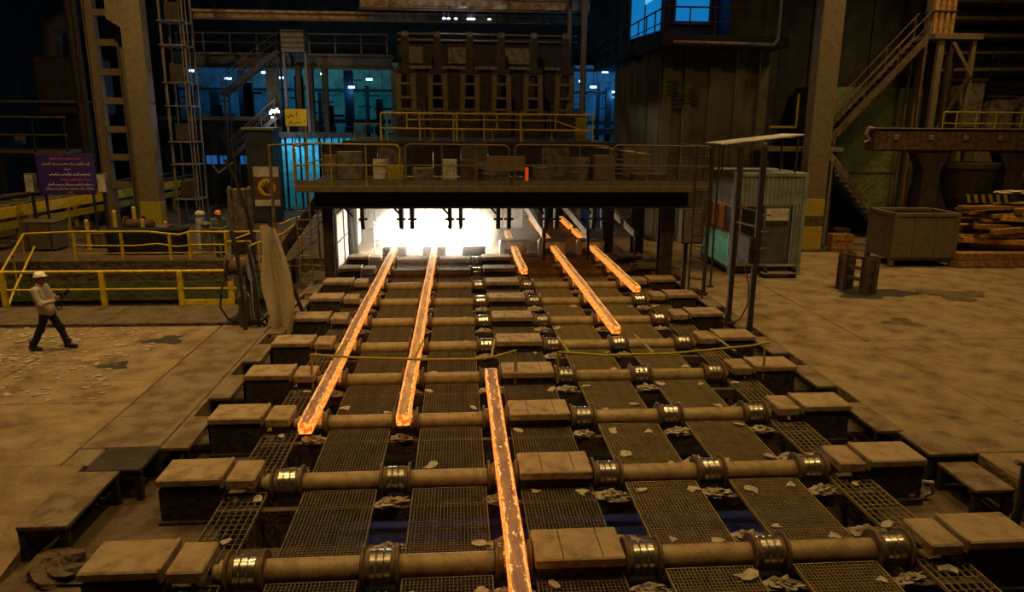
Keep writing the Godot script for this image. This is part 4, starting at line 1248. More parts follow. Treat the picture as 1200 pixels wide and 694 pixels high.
	part("post", MB.new().box(v(0, 1.0, -0.05), v(0.1, 2.1, 0.08), 0.01), mats["steel_dark"], sg)
	var gc := thing("filter_cabinet", "grey cabinet between two rounded posts left of the hand sign", "cabinet", v(-8.26, 0, -28.4))
	part("body", MB.new().box(v(0, 1.7, 0), v(0.5, 1.6, 0.4), 0.03), mats["steel_grey"], gc)
	part("plinth", MB.new().box(v(0, 0.45, 0), v(0.8, 0.9, 0.5), 0.02), mats["steel_dark"], gc)
	for s in [-0.36, 0.36]:
		part("post", MB.new().lathe(v(s, 0, 0.1), v(0, 2.6, 0), [Vector2(0, 0.11), Vector2(0.94, 0.11), Vector2(0.98, 0.08), Vector2(1, 0.02)], 12), mats["steel_grey"], gc)
	var jb := thing("jib_arm", "slanted dark jib pole rising left above the yellow gate", "pole", v(-7.3, 0, -25.9))
	part("pole", MB.new().pipe([v(0.1, 0, 0), v(0.05, 1.2, 0), v(-0.1, 2.1, 0), v(-0.35, 3.0, 0), v(-0.65, 3.7, 0)], 0.055), mats["steel_dark"], jb)
	part("hook_bar", MB.new().pipe([v(-1.15, 3.6, 0), v(-0.9, 3.25, 0), v(-0.4, 3.6, 0)], 0.025), mats["steel_grey"], jb)
	part("foot", MB.new().box(v(0.1, 0.02, 0), v(0.3, 0.05, 0.3), 0.005), mats["steel_dark"], jb)
	for e in [["pale grey pump stand behind the watching worker", -9.7, -28.6, 0.4, 1.0, "steel_grey"], ["pale pillar left of the watching worker", -10.2, -29.5, 0.3, 1.3, "white"]]:
		var p := thing("pump_stand", e[0], "stand", v(e[1], 0, e[2]))
		part("body", MB.new().box(v(0, e[4] / 2, 0), v(e[3], e[4], 0.3), 0.03), mats[e[5]], p)
		part("head", MB.new().ball(v(0, e[4] + 0.1, 0), v(0.2, 0.14, 0.2), 12, 8), mats[e[5]], p)

func back_hall() -> void:
	# catwalk with its beam, stairs and columns, and the cold lit hall beyond it
	var cw := thing("catwalk", "long dull catwalk with a deep girder across the back left", "catwalk", v(-10, 0, -45))
	part("girder", ibeam(v(-6.2, 8.35, 0), v(6.2, 8.35, 0), 0.5, 0.75), mats["wall"], cw)
	part("deck", MB.new().span(-6.2, 6.2, 8.72, 8.8, -1.4, 0.3, 0.01), mats["steel_brown"], cw)
	part("top_rail", MB.new().pipe([v(-6, 9.85, 0.2), v(6, 9.9, 0.2)], 0.045), mats["steel_brown"], cw)
	part("mid_rail", MB.new().pipe([v(-6, 9.35, 0.2), v(6, 9.4, 0.2)], 0.035), mats["steel_brown"], cw)
	for i in 9:
		part("post", MB.new().box(v(-5.9 + i * 1.48, 9.3, 0.2), v(0.08, 1.1, 0.06), 0.005), mats["steel_brown"], cw)
	for i in 5:
		var x: float = [-10.7, -9.2, -8.5, -7.7, -3.5][i]
		var w: float = [0.65, 0.3, 0.26, 0.3, 0.75][i]
		var p := thing("hall_column", "%s steel column under the back catwalk" % ["wide greenish", "slim dark", "slim brown", "second slim dark", "broad greenish right-hand"][i], "column", v(x, 0, -44.8))
		part("shaft", ibeam(v(0, 0, 0), v(0, 8.0, 0), w, 0.4, Vector3(0, 0, 1)), mats["wall" if i in [0, 4] else "steel_dark"], p)
		part("cap", MB.new().box(v(0, 7.98, 0), v(w + 0.1, 0.06, 0.5), 0.01), mats["steel_dark"], p)
	stair("dull stair with a bright hand rail climbing to the back catwalk", v(-13.2, 6.4, -43.6), v(-9.9, 8.8, -43.6), 0.8, 12, mats["steel_dark"], mats["steel_dark"])
	stair("lower flight of the dull back stair, going down left to the hall floor", v(-12.6, 3.0, -42.6), v(-10.0, 5.2, -42.6), 0.8, 10, mats["steel_dark"], mats["steel_dark"])
	var bx := thing("stair_cabin", "brown boxed landing of the back stair at catwalk height", "landing", v(-9.1, 0, -43.6))
	part("box", MB.new().box(v(0, 9.35, 0), v(1.25, 1.15, 0.9), 0.02), mats["steel_brown"], bx)
	for i in 4:
		part("slat", MB.new().box(v(0, 8.95 + i * 0.27, 0.46), v(1.2, 0.04, 0.03)), mats["steel_dark"], bx)
	for s in [-0.6, 0.6]:
		part("leg", MB.new().box(v(s, 4.4, 0), v(0.14, 8.8, 0.14), 0.01), mats["steel_brown"], bx)
	# lit back wall panels of the cold hall
	var m = mat("cold_wall", Color(0.42, 0.60, 0.64), 0.8, 0.0, "grime", 0.2, 0.2)
	for e in [["pale back wall of the cold lit hall at the far left", -21.5, -2.5], ["pale back wall of the cold lit hall right of the masts", 6.0, 15.0]]:
		var w := thing("hall_wall", e[0], "wall panel", v(0, 0, -60))
		var k := 0
		var x: float = e[1]
		while x < e[2] - 0.1:
			part("panel", MB.new().span(x, x + 1.4, 0, 9.5, -0.2 - 0.05 * (k % 2), -0.05 * (k % 2), 0.01), m, w)
			x += 1.42
			k += 1
		for y in [5.0, 7.3, 9.0]:
			part("wall_rail", MB.new().span(e[1], e[2], y, y + 0.18, 0.0, 0.2, 0.01), mats["steel_dark"], w)
	# machinery silhouettes in front of it
	for i in 22:
		var left := i < 15
		var x := -20.2 + i * 1.12 if left else 7.0 + (i - 15) * 1.1
		var p := thing("hall_pipe_stack", "dark %s in the blue hall %s of the masts, %s from the left" % [["pipe rack", "machine tower", "tank stand"][i % 3], "left" if left else "right", NTH[i if left else i - 15]], "machine", v(x, 0, -54 - (i * 7 % 5) * 0.8), "dark machinery standing in the blue hall")
		var hgt := 5.6 + (i * 5 % 7) * 0.5
		part("upright", MB.new().box(v(0, hgt / 2, 0), v(0.25 + 0.2 * (i % 3), hgt, 0.3), 0.02), mats["steel_black"], p)
		part("arm", MB.new().box(v(0.3, hgt - 0.7, 0), v(1.3, 0.15, 0.2), 0.02), mats["steel_dark"], p)
		part("arm", MB.new().box(v(-0.2, hgt - 1.5, 0), v(1.0, 0.12, 0.2), 0.02), mats["steel_dark"], p)
		part("hood", MB.new().box(v(0.0, 4.4, 0.2), v(0.7, 0.5, 0.5), 0.04), mats["steel_dark"], p)
	var lamps := [[-18.6, 8.4, -55, 1.5, 0], [-16.2, 7.9, -55, 2.2, 0], [-13.9, 8.4, -56, 2.2, 0], [-12.5, 8.0, -55, 2.2, 0], [-9.7, 8.35, -56, 3.0, 1], [-7.6, 7.4, -55, 2.0, 0], [-6.2, 7.9, -54, 1.0, 0], [-3.6, 6.9, -55, 1.8, 1], [9.1, 8.0, -55, 2.4, 0], [10.6, 8.6, -54, 1.4, 0], [9.6, 7.5, -53, 2.0, 0], [11.8, 7.3, -56, 2.2, 0]]
	for i in lamps.size():
		var e = lamps[i]
		var c := Color(0.30, 0.66, 1.0) if e[4] == 0 else Color(0.30, 0.9, 0.72)
		var p := thing("hall_lamp", "cold %s tube lamp in the far hall %s of the masts, %s from the left" % ["bluish" if e[4] == 0 else "greenish", "left" if i < 8 else "right", NTH[i if i < 8 else [0, 2, 1, 3][i - 8]]], "lamp", v(e[0], e[1], e[2]), "cold tube lamps in the far hall")
		part("tube", MB.new().tube(v(-0.22, 0, 0), v(0.22, 0, 0), 0.07), glow("cold_tube" if e[4] == 0 else "green_tube", Color(0.62, 0.8, 1.0) if e[4] == 0 else Color(0.7, 1.0, 0.9), 6.0), p)
		part("reflector", MB.new().box(v(0, 0.12, 0), v(0.6, 0.05, 0.2), 0.01), mats["steel_dark"], p)
		part("hanger", MB.new().tube(v(0, 0.12, 0), v(0, 21.9 - e[1], 0), 0.02, 0.02, 6), mats["steel_black"], p)
		omni(p, v(0, -0.2, -0.1), c, e[3] * (1.0 if i < 8 else 2.2), 0.2)
	# the welding spark
	var ws := thing("welding_spark", "dazzling bluish white welding spark by the back stair", "spark", v(-10.0, 5.45, -41.5))
	part("spark", clump_mesh(83, 0.2, 0.16, 0.14), glow("spark", Color(0.95, 0.93, 1.0), 30.0), ws)
	for e in [[0.2, 0.1], [0.3, 0.04], [-0.14, -0.06], [-0.06, -0.26], [0.22, 0.16]]:
		part("spark_drop", MB.new().ball(v(e[0], e[1], 0), v(0.06, 0.05, 0.05), 8, 5), glow("spark", Color(0.95, 0.93, 1.0), 30.0), ws)
	omni(ws, v(0, 0, 0.5), Color(0.8, 0.84, 1.0), 5.0, 0.1)
	# yellow script sign and the low cabin fronts under the catwalk
	var ys := thing("script_sign", "yellow sign with two lines of black script by the back stair", "sign", v(-7.2, 0, -34))
	var tx := squiggle_board(Vector2(0.93, 0.73), Color(0.66, 0.58, 0.08), [[0.38, 0.08, 0.94, Color(0.08, 0.06, 0.03), 0.3], [0.8, 0.12, 0.9, Color(0.1, 0.08, 0.03), 0.18]], 9)
	part("board", MB.new().box(v(0, 5.15, 0), v(0.95, 0.75, 0.04), 0.008), mats["yellow_dirty"], ys)
	part("lettering", face_quad(0.91, 0.71), picture("yellow_print", tx), ys).position = v(0, 5.15, 0.022)
	part("post", MB.new().tube(v(0.38, 0, -0.08), v(0.38, 5.4, -0.08), 0.05), mats["steel_brown"], ys)
	var ck := thing("control_kiosk", "dark kiosk below the yellow script sign, with slatted sides", "kiosk", v(-9.75, 0, -38))
	part("body", MB.new().box(v(0, 2.3, 0), v(1.3, 4.5, 1.6), 0.03), mats["wall_dark"], ck)
	part("roof", MB.new().box(v(0, 4.62, 0), v(1.6, 0.12, 1.9), 0.02), mats["green"], ck)
	var low := thing("shop_front", "long dark shop wall under the catwalk, with two small blue windows", "wall panel", v(-12.6, 0, -46))
	part("wall", MB.new().span(-6, 4.2, 0, 5.1, -0.3, 0, 0.01), mats["wall_dark"], low)
	part("cornice", MB.new().span(-6, 4.2, 5.0, 5.25, -0.1, 0.25, 0.01), mats["steel_brown"], low)
	for e in [[-2.3, 0.62], [-1.6, 0.4], [-0.35, 0.5]]:
		part("window", MB.new().box(v(e[0], 2.68, 0.02), v(e[1], 0.5, 0.04), 0.005), glow("blue_window", Color(0.18, 0.5, 0.85), 0.35), low)
		part("window_bar", MB.new().box(v(e[0], 2.68, 0.05), v(0.04, 0.5, 0.03)), mats["steel_dark"], low)
	# teal lit strip curtain behind the left end of the bridge
	var tc := thing("strip_curtain", "teal lit hanging strips seen behind the left end of the bridge", "curtain", v(-8.2, 0, -42.5))
	for i in 13:
		part("strip", MB.new().box(v(-1.6 + i * 0.36, 2.1, 0.06 * (i % 2)), v(0.3 if i % 3 else 0.16, 4.0, 0.03), 0.004), mat("teal_strip", Color(0.25, 0.72, 0.82), 0.6, 0.0, "grime", 0.5, 0.0), tc)
	part("header", MB.new().box(v(0.5, 4.25, 0), v(5.2, 0.3, 0.3), 0.02), mats["steel_dark"], tc)
	for e in [[-0.8, 3.6], [0.8, 3.2], [2.3, 3.5]]:
		var p := thing("strip_lamp", "small cold lamp in front of the teal strips, %s from the left" % NTH[[-0.8, 0.8, 2.3].find(e[0])], "lamp", v(-8.2 + e[0], e[1], -41.6), "small cold lamps by the teal strips")
		part("bulb", MB.new().ball(Vector3.ZERO, v(0.12, 0.06, 0.06), 8, 5), glow("cold_tube", Color(0.62, 0.8, 1.0), 6.0), p)
		part("bracket", MB.new().bar(v(0, 0.04, 0), v(0, 4.3 - e[1], -0.78), 0.05, 0.05), mats["steel_dark"], p)
		omni(p, v(0, -0.15, 0), Color(0.20, 0.85, 1.0), 0.8, 0.1)

# ---------------------------------------------------------------- right side
func right_side() -> void:
	# control building
	var bd := thing("control_building", "tall dark olive control building behind the right end of the bridge", "building", v(0, 0, 0))
	part("wall", MB.new().span(8.4, 13.0, 0, 8.0, -40, -31, 0.02), mats["wall"], bd)
	for e in [[8.5, 0.4], [9.4, 0.35], [10.5, 0.5], [11.6, 0.4], [12.6, 0.4]]:
		part("pilaster", MB.new().span(e[0], e[0] + e[1], 0, 8.0, -31.02, -30.86, 0.02), mats["wall"], bd)
	for z in [-33.0, -35.5, -38.0]:
		part("pilaster", MB.new().span(8.28, 8.42, 0, 8.0, z - 0.25, z + 0.25, 0.02), mats["wall"], bd)
	part("balcony", MB.new().span(8.1, 13.3, 8.0, 8.45, -44.7, -29.9, 0.03), mats["steel_black"], bd)
	part("upper_storey", MB.new().span(9.06, 13.2, 8.45, 16, -44, -33.0, 0.03), mats["wall_dark"], bd)
	part("recess", MB.new().span(11.4, 13.2, 8.45, 16, -33.0, -31.6, 0.03), mats["wall_dark"], bd)
	for e in [[8.7, 6.2], [9.0, 5.7], [9.6, 5.9]]:
		for i in 4:
			part("vent_slat", MB.new().box(v(e[0] + 0.25, e[1] + i * 0.17, -30.84), v(0.5, 0.07, 0.06), 0.005), mats["steel_dark"], bd)
	part("pipe", MB.new().pipe([v(8.5, 8.15, -29.7), v(12.6, 8.1, -29.7), v(12.75, 8.35, -29.7), v(12.75, 13, -29.7)], 0.07), mats["steel_grey"], bd)
	var bw := glow("blue_glass", Color(0.06, 0.55, 0.86), 0.6)
	var w1 := thing("blue_window", "tilted glowing blue window on the left face of the control room", "window", v(9.0, 0, -33.2))
	part("pane", MB.new().prism(PackedVector2Array([Vector2(0, 8.95), Vector2(0.0, 11.4), Vector2(6.0, 11.8), Vector2(6.0, 9.2)]), v(-0.05, 0, 0), v(0, 0, -1), v(0, 1, 0), v(0.04, 0, 0)), bw, w1)
	for z in [0.0, -3.0, -6.0]:
		part("mullion", MB.new().box(v(-0.06, 10.3, z), v(0.08, 2.9, 0.1), 0.01), mats["steel_dark"], w1)
	part("sill", MB.new().bar(v(-0.06, 8.95, 0), v(-0.06, 9.18, -6.0), 0.12, 0.1, 0.01), mats["steel_dark"], w1)
	part("bright_strip", MB.new().box(v(-0.09, 10.6, -2.2), v(0.03, 0.25, 1.5), 0.005), glow("pale_blue", Color(0.4, 0.8, 1.0), 0.8), w1)
	omni(w1, v(-0.6, 10.0, -2.6), Color(0.16, 0.5, 1.0), 1.0, 0.3)
	var w2 := thing("blue_window", "glowing blue front window of the control room at the top of the frame", "window", v(10.2, 0, -32.95))
	part("pane", MB.new().box(v(0, 10.4, 0), v(1.5, 2.2, 0.05), 0.01), bw, w2)
	for x in [-0.78, 0.78]:
		part("mullion", MB.new().box(v(x, 10.4, 0.04), v(0.09, 2.3, 0.1), 0.01), mats["steel_dark"], w2)
	part("sill", MB.new().box(v(0, 9.26, 0.05), v(1.8, 0.1, 0.16), 0.01), mats["steel_dark"], w2)
	omni(w2, v(0, 10.0, 0.7), Color(0.16, 0.5, 1.0), 0.8, 0.3)
	var il := thing("window_lamp", "small white lamp shining in the blue front window", "lamp", v(10.35, 10.42, -32.83))
	part("bulb", MB.new().ball(Vector3.ZERO, v(0.14, 0.11, 0.06), 10, 6), glow("cold_tube", Color(0.62, 0.8, 1.0), 6.0), il)
	part("bracket", MB.new().box(v(0, 0.16, -0.03), v(0.04, 0.2, 0.06)), mats["steel_dark"], il)
	railing("thin dark balcony railing climbing past the blue side window", v(8.2, 8.45, -44.5), v(8.2, 8.45, -30.0), 1.05, [0, 0.15, 0.3, 0.45, 0.58, 0.7, 0.8, 0.9, 1], [0.5], mats["steel_dark"], 0.03)
	railing("thin dark balcony railing in front of the blue front window", v(8.2, 8.45, -30.0), v(11.6, 8.45, -30.0), 1.05, [0.0, 0.3, 0.6, 1], [0.5], mats["steel_dark"], 0.03)
	# crane column
	var col := thing("crane_column", "big brown steel column at the right with a yellowish painted foot", "column", v(14.25, 0, -28.6))
	part("shaft", MB.new().span(-0.43, 0.43, 2.1, 21.9, -0.3, 0.3, 0.02), mats["steel_brown"], col)
	part("painted_foot", MB.new().span(-0.44, 0.44, 0, 2.11, -0.31, 0.31, 0.02), mats["yellow_dirty"], col)
	part("rust_band", MB.new().span(-0.445, 0.445, 1.0, 1.45, -0.315, 0.315, 0.02), mats["rust"], col)
	part("base_plate", MB.new().span(-0.7, 0.7, 0, 0.06, -0.55, 0.55, 0.01), mats["steel_dark"], col)
	# back wall right and hopper
	var bwl := thing("partition_wall", "dark wall behind the right-hand stairs and column", "wall panel", v(0, 0, -33.4))
	for i in 12:
		part("panel", MB.new().span(13.1 + i * 1.4, 14.46 + i * 1.4, 0, 16, -0.3, -0.04 * (i % 2), 0.01), mats["wall_dark"], bwl)
	var hp := thing("hopper", "greenish steel hopper tapering down behind the stairs at the right", "hopper", v(18.6, 0, -32.3))
	part("shell", MB.new().prism(PackedVector2Array([Vector2(-3.4, 6.6), Vector2(1.9, 6.6), Vector2(1.9, 3.2), Vector2(1.1, 1.2), Vector2(0.0, 1.2), Vector2(-3.4, 4.6)]), v(0, 0, -0.9), v(1, 0, 0), v(0, 1, 0), v(0, 0, 1.8)), mats["green"], hp)
	for s in [-3.0, 1.6]:
		part("leg", MB.new().box(v(s, 2.4, -0.6), v(0.2, 4.8, 0.2), 0.01), mats["steel_dark"], hp)
	part("seam", MB.new().box(v(-0.4, 2.95, 0.91), v(3.2, 0.05, 0.03)), mats["steel_dark"], hp)
	stair("long steel stair rising to the right above the hopper", v(15.4, 4.3, -30.4), v(19.2, 8.55, -30.4), 0.9, 17, mats["beam"], mats["beam"])
	stair("lower steel stair going down to the right behind the column", v(15.0, 3.85, -29.4), v(17.5, 1.1, -29.4), 0.8, 13, mats["steel_grey"], mats["steel_grey"], false)
	var ln := thing("stair_landing", "stair landing frame with diagonal braces high at the right", "landing", v(20.1, 0, -30.3))
	part("deck", MB.new().span(-0.95, 1.1, 8.4, 8.62, -0.8, 0.8, 0.01), mats["steel_brown"], ln)
	for x in [-0.55, -0.1, 0.85]:
		for z in [-0.6, 0.6]:
			part("post", MB.new().box(v(x, 4.2, z), v(0.16 if x > -0.3 else 0.24, 8.4, 0.2), 0.01), mats["steel_brown" if x != -0.1 else "steel_dark"], ln)
	part("brace", MB.new().bar(v(-0.1, 8.3, 0.72), v(0.85, 7.0, 0.72), 0.08, 0.14, 0.01), mats["steel_brown"], ln)
	part("brace", MB.new().bar(v(0.8, 7.0, 0.72), v(-0.45, 4.6, 0.72), 0.08, 0.14, 0.01), mats["steel_dark"], ln)
	var yc := thing("duct_column", "ribbed tan duct standing on the stair landing at the top right", "duct", v(19.75, 8.62, -30.3))
	for i in 4:
		part("rib", MB.new().box(v(-0.38 + i * 0.25, 2.5, 0.3), v(0.14, 5.0, 0.1), 0.01), mats["wood"], yc)
	part("core", MB.new().box(v(0, 2.5, 0), v(0.95, 5.0, 0.5), 0.02), mats["steel_brown"], yc)
	for y in [0.9, 2.0]:
		part("band", MB.new().box(v(0, y, 0.02), v(1.05, 0.06, 0.72), 0.01), mats["steel_dark"], yc)
	var sl := thing("stair_foot_platform", "small platform with a bent railing left of the big right column", "platform", v(13.0, 0, -29.2))
	part("deck", MB.new().span(-0.5, 2.6, 3.95, 4.1, -1.6, 0.2, 0.01), mats["steel_brown"], sl)
	part("rail", MB.new().pipe([v(-0.5, 4.9, 0), v(0.6, 4.9, 0), v(0.6, 6.2, 0)], 0.05), mats["yellow_dirty"], sl)
	part("rail", MB.new().pipe([v(-0.3, 4.5, 0), v(0.6, 4.5, 0)], 0.035), mats["yellow_dirty"], sl)
	for x in [-0.4, 0.2, 2.4]:
		part("leg", MB.new().box(v(x, 1.97, -0.2), v(0.16, 3.95, 0.16), 0.01), mats["steel_dark"], sl)
	# high pipes far right
	for i in 5:
		var p := thing("wall_pipe", "long dull pipe high on the far right wall, %s from the top" % ORD[i + 1].replace("second", "topmost"), "pipe", v(21.0, 10.4 - i * 0.75, -32.8), "pipes on the far right wall")
		part("pipe", MB.new().tube(v(-0.2, 0, 0), v(8, 0.05 * i, 0), 0.07 + 0.03 * (i % 3)), mats["steel_brown"], p)
		for k in 3:
			part("clip", MB.new().box(v(0.6 + k * 2.5, 0, -0.05), v(0.08, 0.4, 0.3), 0.01), mats["steel_dark"], p)
	for i in 6:
		var x: float = [22.7, 22.7, 24.2, 24.2, 25.7, 25.7][i]
		var p := thing("stored_machine", "dull machine part stacked in the shade at the far right, %s" % ["tallest, rear left", "front left", "rear middle", "lowest, front middle", "rear right", "front right"][i], "machine part", v(x, 0, -32.2 + 1.5 * (i % 2)))
		var h: float = [6.9, 4.6, 6.2, 3.2, 6.4, 4.4][i]
		part("body", MB.new().box(v(0, h / 2, 0), v(1.1, h, 0.9), 0.04), mats["steel_brown" if i % 2 else "steel_grey"], p)
		part("lid", MB.new().box(v(0, h + 0.06, 0), v(1.25, 0.14, 1.0), 0.03), mats["steel_dark"], p)
		part("flange", MB.new().box(v(0, h * 0.7, 0.46), v(0.8, 0.3, 0.06), 0.02), mats["steel_dark"], p)
	railing("yellow railing high behind the rusty launder at the right", v(19.9, 4.6, -29.4), v(25.6, 4.6, -29.4), 0.95, [0, 0.1, 0.25, 0.4, 0.6, 0.8, 1], [0.5], mats["yellow_dirty"], 0.03)
	# rusty launder beam
	var tb := thing("launder_beam", "long rusty box beam with a hook end lying across stands at the right", "beam", v(15.85, 0, -27.8))
	part("beam", MB.new().box(v(5.3, 4.45, 0), v(10.4, 0.82, 0.8), 0.06), mats["rust"], tb)
	part("top_plate", MB.new().box(v(5.3, 4.89, 0), v(10.45, 0.05, 0.95), 0.01), mats["steel_brown"], tb)
	part("hook", MB.new().pipe([v(0.2, 4.85, 0.2), v(-0.1, 4.9, 0.2), v(-0.2, 4.65, 0.2), v(-0.05, 4.45, 0.2), v(-0.25, 4.35, 0.2)], 0.07), mats["steel_grey"], tb)
	for i in 7:
		part("lug", MB.new().box(v(0.9 + i * 1.4, 4.55, 0.42), v(0.2, 0.2, 0.1), 0.02), mats["steel_brown"], tb)
	for x in [2.6, 6.0]:
		part("stand", MB.new().prism(PackedVector2Array([Vector2(-0.75, 4.05), Vector2(0.75, 4.05), Vector2(0.35, 3.3), Vector2(0.35, 0.0), Vector2(-0.35, 0.0), Vector2(-0.35, 3.3)]), v(x, 0, -0.3), v(1, 0, 0), v(0, 1, 0), v(0, 0, 0.6)), mats["steel_dark"], tb)
	var dm := thing("dark_machine", "dark slag pot shape under the rusty beam above the crate", "machine", v(20.15, 0, -27.8))
	part("pot", MB.new().lathe(v(0, 1.7, 0), v(0, 1.9, 0), [Vector2(0, 0.55), Vector2(0.3, 0.8), Vector2(0.85, 1.0), Vector2(0.9, 1.08), Vector2(1, 1.08)], 24), mats["steel_dark"], dm)
	part("stand", MB.new().box(v(0, 0.85, 0), v(1.0, 1.7, 1.0), 0.04), mats["steel_black"], dm)
	# the big crate
	var cr := thing("steel_crate", "large open brown steel crate on short legs at the right", "crate", v(16.78, 0, -25.7))
	for s in [-1, 1]:
		part("long_side", MB.new().box(v(0, 1.08, s * 0.84), v(2.3, 1.6, 0.06), 0.008), mats["steel_brown"], cr)
		part("short_side", MB.new().box(v(s * 1.15, 1.08, 0), v(0.06, 1.6, 1.7), 0.008), mats["steel_brown"], cr)
		part("rim", MB.new().box(v(0, 1.9, s * 0.84), v(2.44, 0.12, 0.14), 0.01), mats["steel_brown"], cr)
		part("rim", MB.new().box(v(s * 1.15, 1.9, 0), v(0.14, 0.12, 1.8), 0.01), mats["steel_brown"], cr)
		part("sill", MB.new().box(v(0, 0.3, s * 0.84), v(2.4, 0.12, 0.14), 0.01), mats["steel_dark"], cr)
		for k in [-1, 1]:
			part("leg", MB.new().box(v(s * 1.13, 0.95, k * 0.82), v(0.16, 1.9, 0.16), 0.01), mats["steel_brown"], cr)
		part("rib", MB.new().box(v(s * 0.4, 1.08, 0.88), v(0.07, 1.6, 0.05), 0.005), mats["steel_brown"], cr)
	part("floor", MB.new().box(v(0, 0.33, 0), v(2.3, 0.06, 1.7)), mats["steel_dark"], cr)
	cr.rotation.y = -0.03
	for e in [["small tan wooden box by the foot of the lower stair", 15.5, -28.3, 0.8, 0.7, "wood"], ["dark bin leaning by the small wooden box", 16.0, -29.3, 0.6, 0.8, "steel_dark"]]:
		var p := thing("side_box", e[0], "box", v(e[1], 0, e[2]))
		part("body", MB.new().box(v(0, e[4] / 2, 0), v(e[3], e[4], 0.6), 0.02), mats[e[5]], p)
		for y in [0.15, 0.5]:
			part("batten", MB.new().box(v(0, y, 0.31), v(e[3], 0.1, 0.03), 0.005), mats[e[5]], p)
	# cut beam stand on the floor
	var st := thing("beam_stand", "short stand of cut steel channel sections alone on the right floor", "stand", v(12.2, 0, -21.1))
	for z in [0.42, -0.38]:
		for x in [-0.18, 0.18]:
			part("channel", ibeam(v(x, 0, z), v(x, 1.15, z), 0.16, 0.26), mats["beam"], st)
	for y in [0.42, 0.75, 1.08]:
		part("cross_beam", MB.new().box(v(-0.06, y, 0.0), v(0.12, 0.1, 1.1), 0.01), mats["beam"], st)
	st.rotation.y = 0.45
	var op := PackedVector2Array()
	for i in 26:
		var t := TAU * i / 26
		var k := 0.95 + 0.25 * sin(t * 3.0 + 1.0) + 0.14 * sin(t * 8.0)
		op.append(Vector2(cos(t) * k * 1.25, sin(t) * k * 0.85))
	solo("oil_stain", MB.new().prism(op, v(12.6, 0.006, -20.9), v(1, 0, 0), v(0, 0, 1), v(0, 0.003, 0)), mats["cast"], "dark oil stain on the floor around the channel stand", "stain")
	# timber pile
	for i in 28:
		var layer := i / 4
		var slot := i % 4
		var L := rng.randf_range(2.4, 4.6)
		var mm = mats["wood"] if rng.randf() < 0.75 else mats["timber_yellow"]
		var p := solo("timber", MB.new().box(Vector3.ZERO, v(L, rng.randf_range(0.09, 0.2), rng.randf_range(0.2, 0.36)), 0.012), mm, "rough timber in the untidy pile, %s layer from the ground, %s from the front" % [NTH[layer], NTH[slot]], "timber", "timbers in the pile at the right")
		p.position = v(19.7 + rng.randf_range(-0.2, 2.2), 0.64 + layer * 0.235 + rng.randf() * 0.05, -25.0 - slot * 0.46)
		p.rotation = v(rng.randf_range(-0.1, 0.1), rng.randf_range(-0.3, 0.3), rng.randf_range(-0.06, 0.06))
	for i in 4:
		var p := solo("base_timber", MB.new().box(Vector3.ZERO, v(5.0, 0.27, 0.42), 0.02), mats["wood"], "thick squared base timber under the pile, %s" % ["front lower", "front upper", "rear lower", "rear upper"][i], "timber")
		p.position = v(20.4, 0.14 + 0.28 * (i % 2), -24.75 - 1.1 * (i / 2))
	var bl := thing("striped_barrier", "low barrier board with slanted yellow and black stripes above the timber", "barrier", v(20.2, 2.3, -26.62))
	part("board", MB.new().box(Vector3.ZERO, v(1.9, 0.34, 0.06), 0.008), mats["black"], bl)
	for i in 6:
		part("stripe", MB.new().prism(PackedVector2Array([Vector2(0.0, -0.16), Vector2(0.14, -0.16), Vector2(0.02, 0.16), Vector2(-0.12, 0.16)]), v(-0.75 + i * 0.3, 0, 0.03), v(1, 0, 0), v(0, 1, 0), v(0, 0, 0.008)), mats["yellow_dirty"], bl)
	for x in [-0.8, 0.8]:
		part("leg", MB.new().box(v(x, -1.15, -0.04), v(0.1, 2.3, 0.06), 0.01), mats["steel_dark"], bl)
	var pp := thing("wrapped_sheet", "pale crumpled sheet lying on top of the timber pile", "sheet", v(20.6, 2.62, -25.7))
	part("sheet", clump_mesh(91, 1.0, 0.1, 0.5), mats["foil"], pp)
	# booth
	booth()
	gantry_posts()

func corrugated(w: float, h: float, n: int, dpt: float) -> MB:
	# a ribbed sheet in the XY plane, facing +Z
	var b := MB.new()
	for i in n:
		var x0 := -w / 2 + w * i / n
		var s := w / n
		b.span(x0, x0 + s * 0.55, -h / 2, h / 2, 0, dpt, dpt * 0.3)
		b.span(x0 + s * 0.55, x0 + s, -h / 2, h / 2, -dpt * 0.4, dpt * 0.3)
	return b

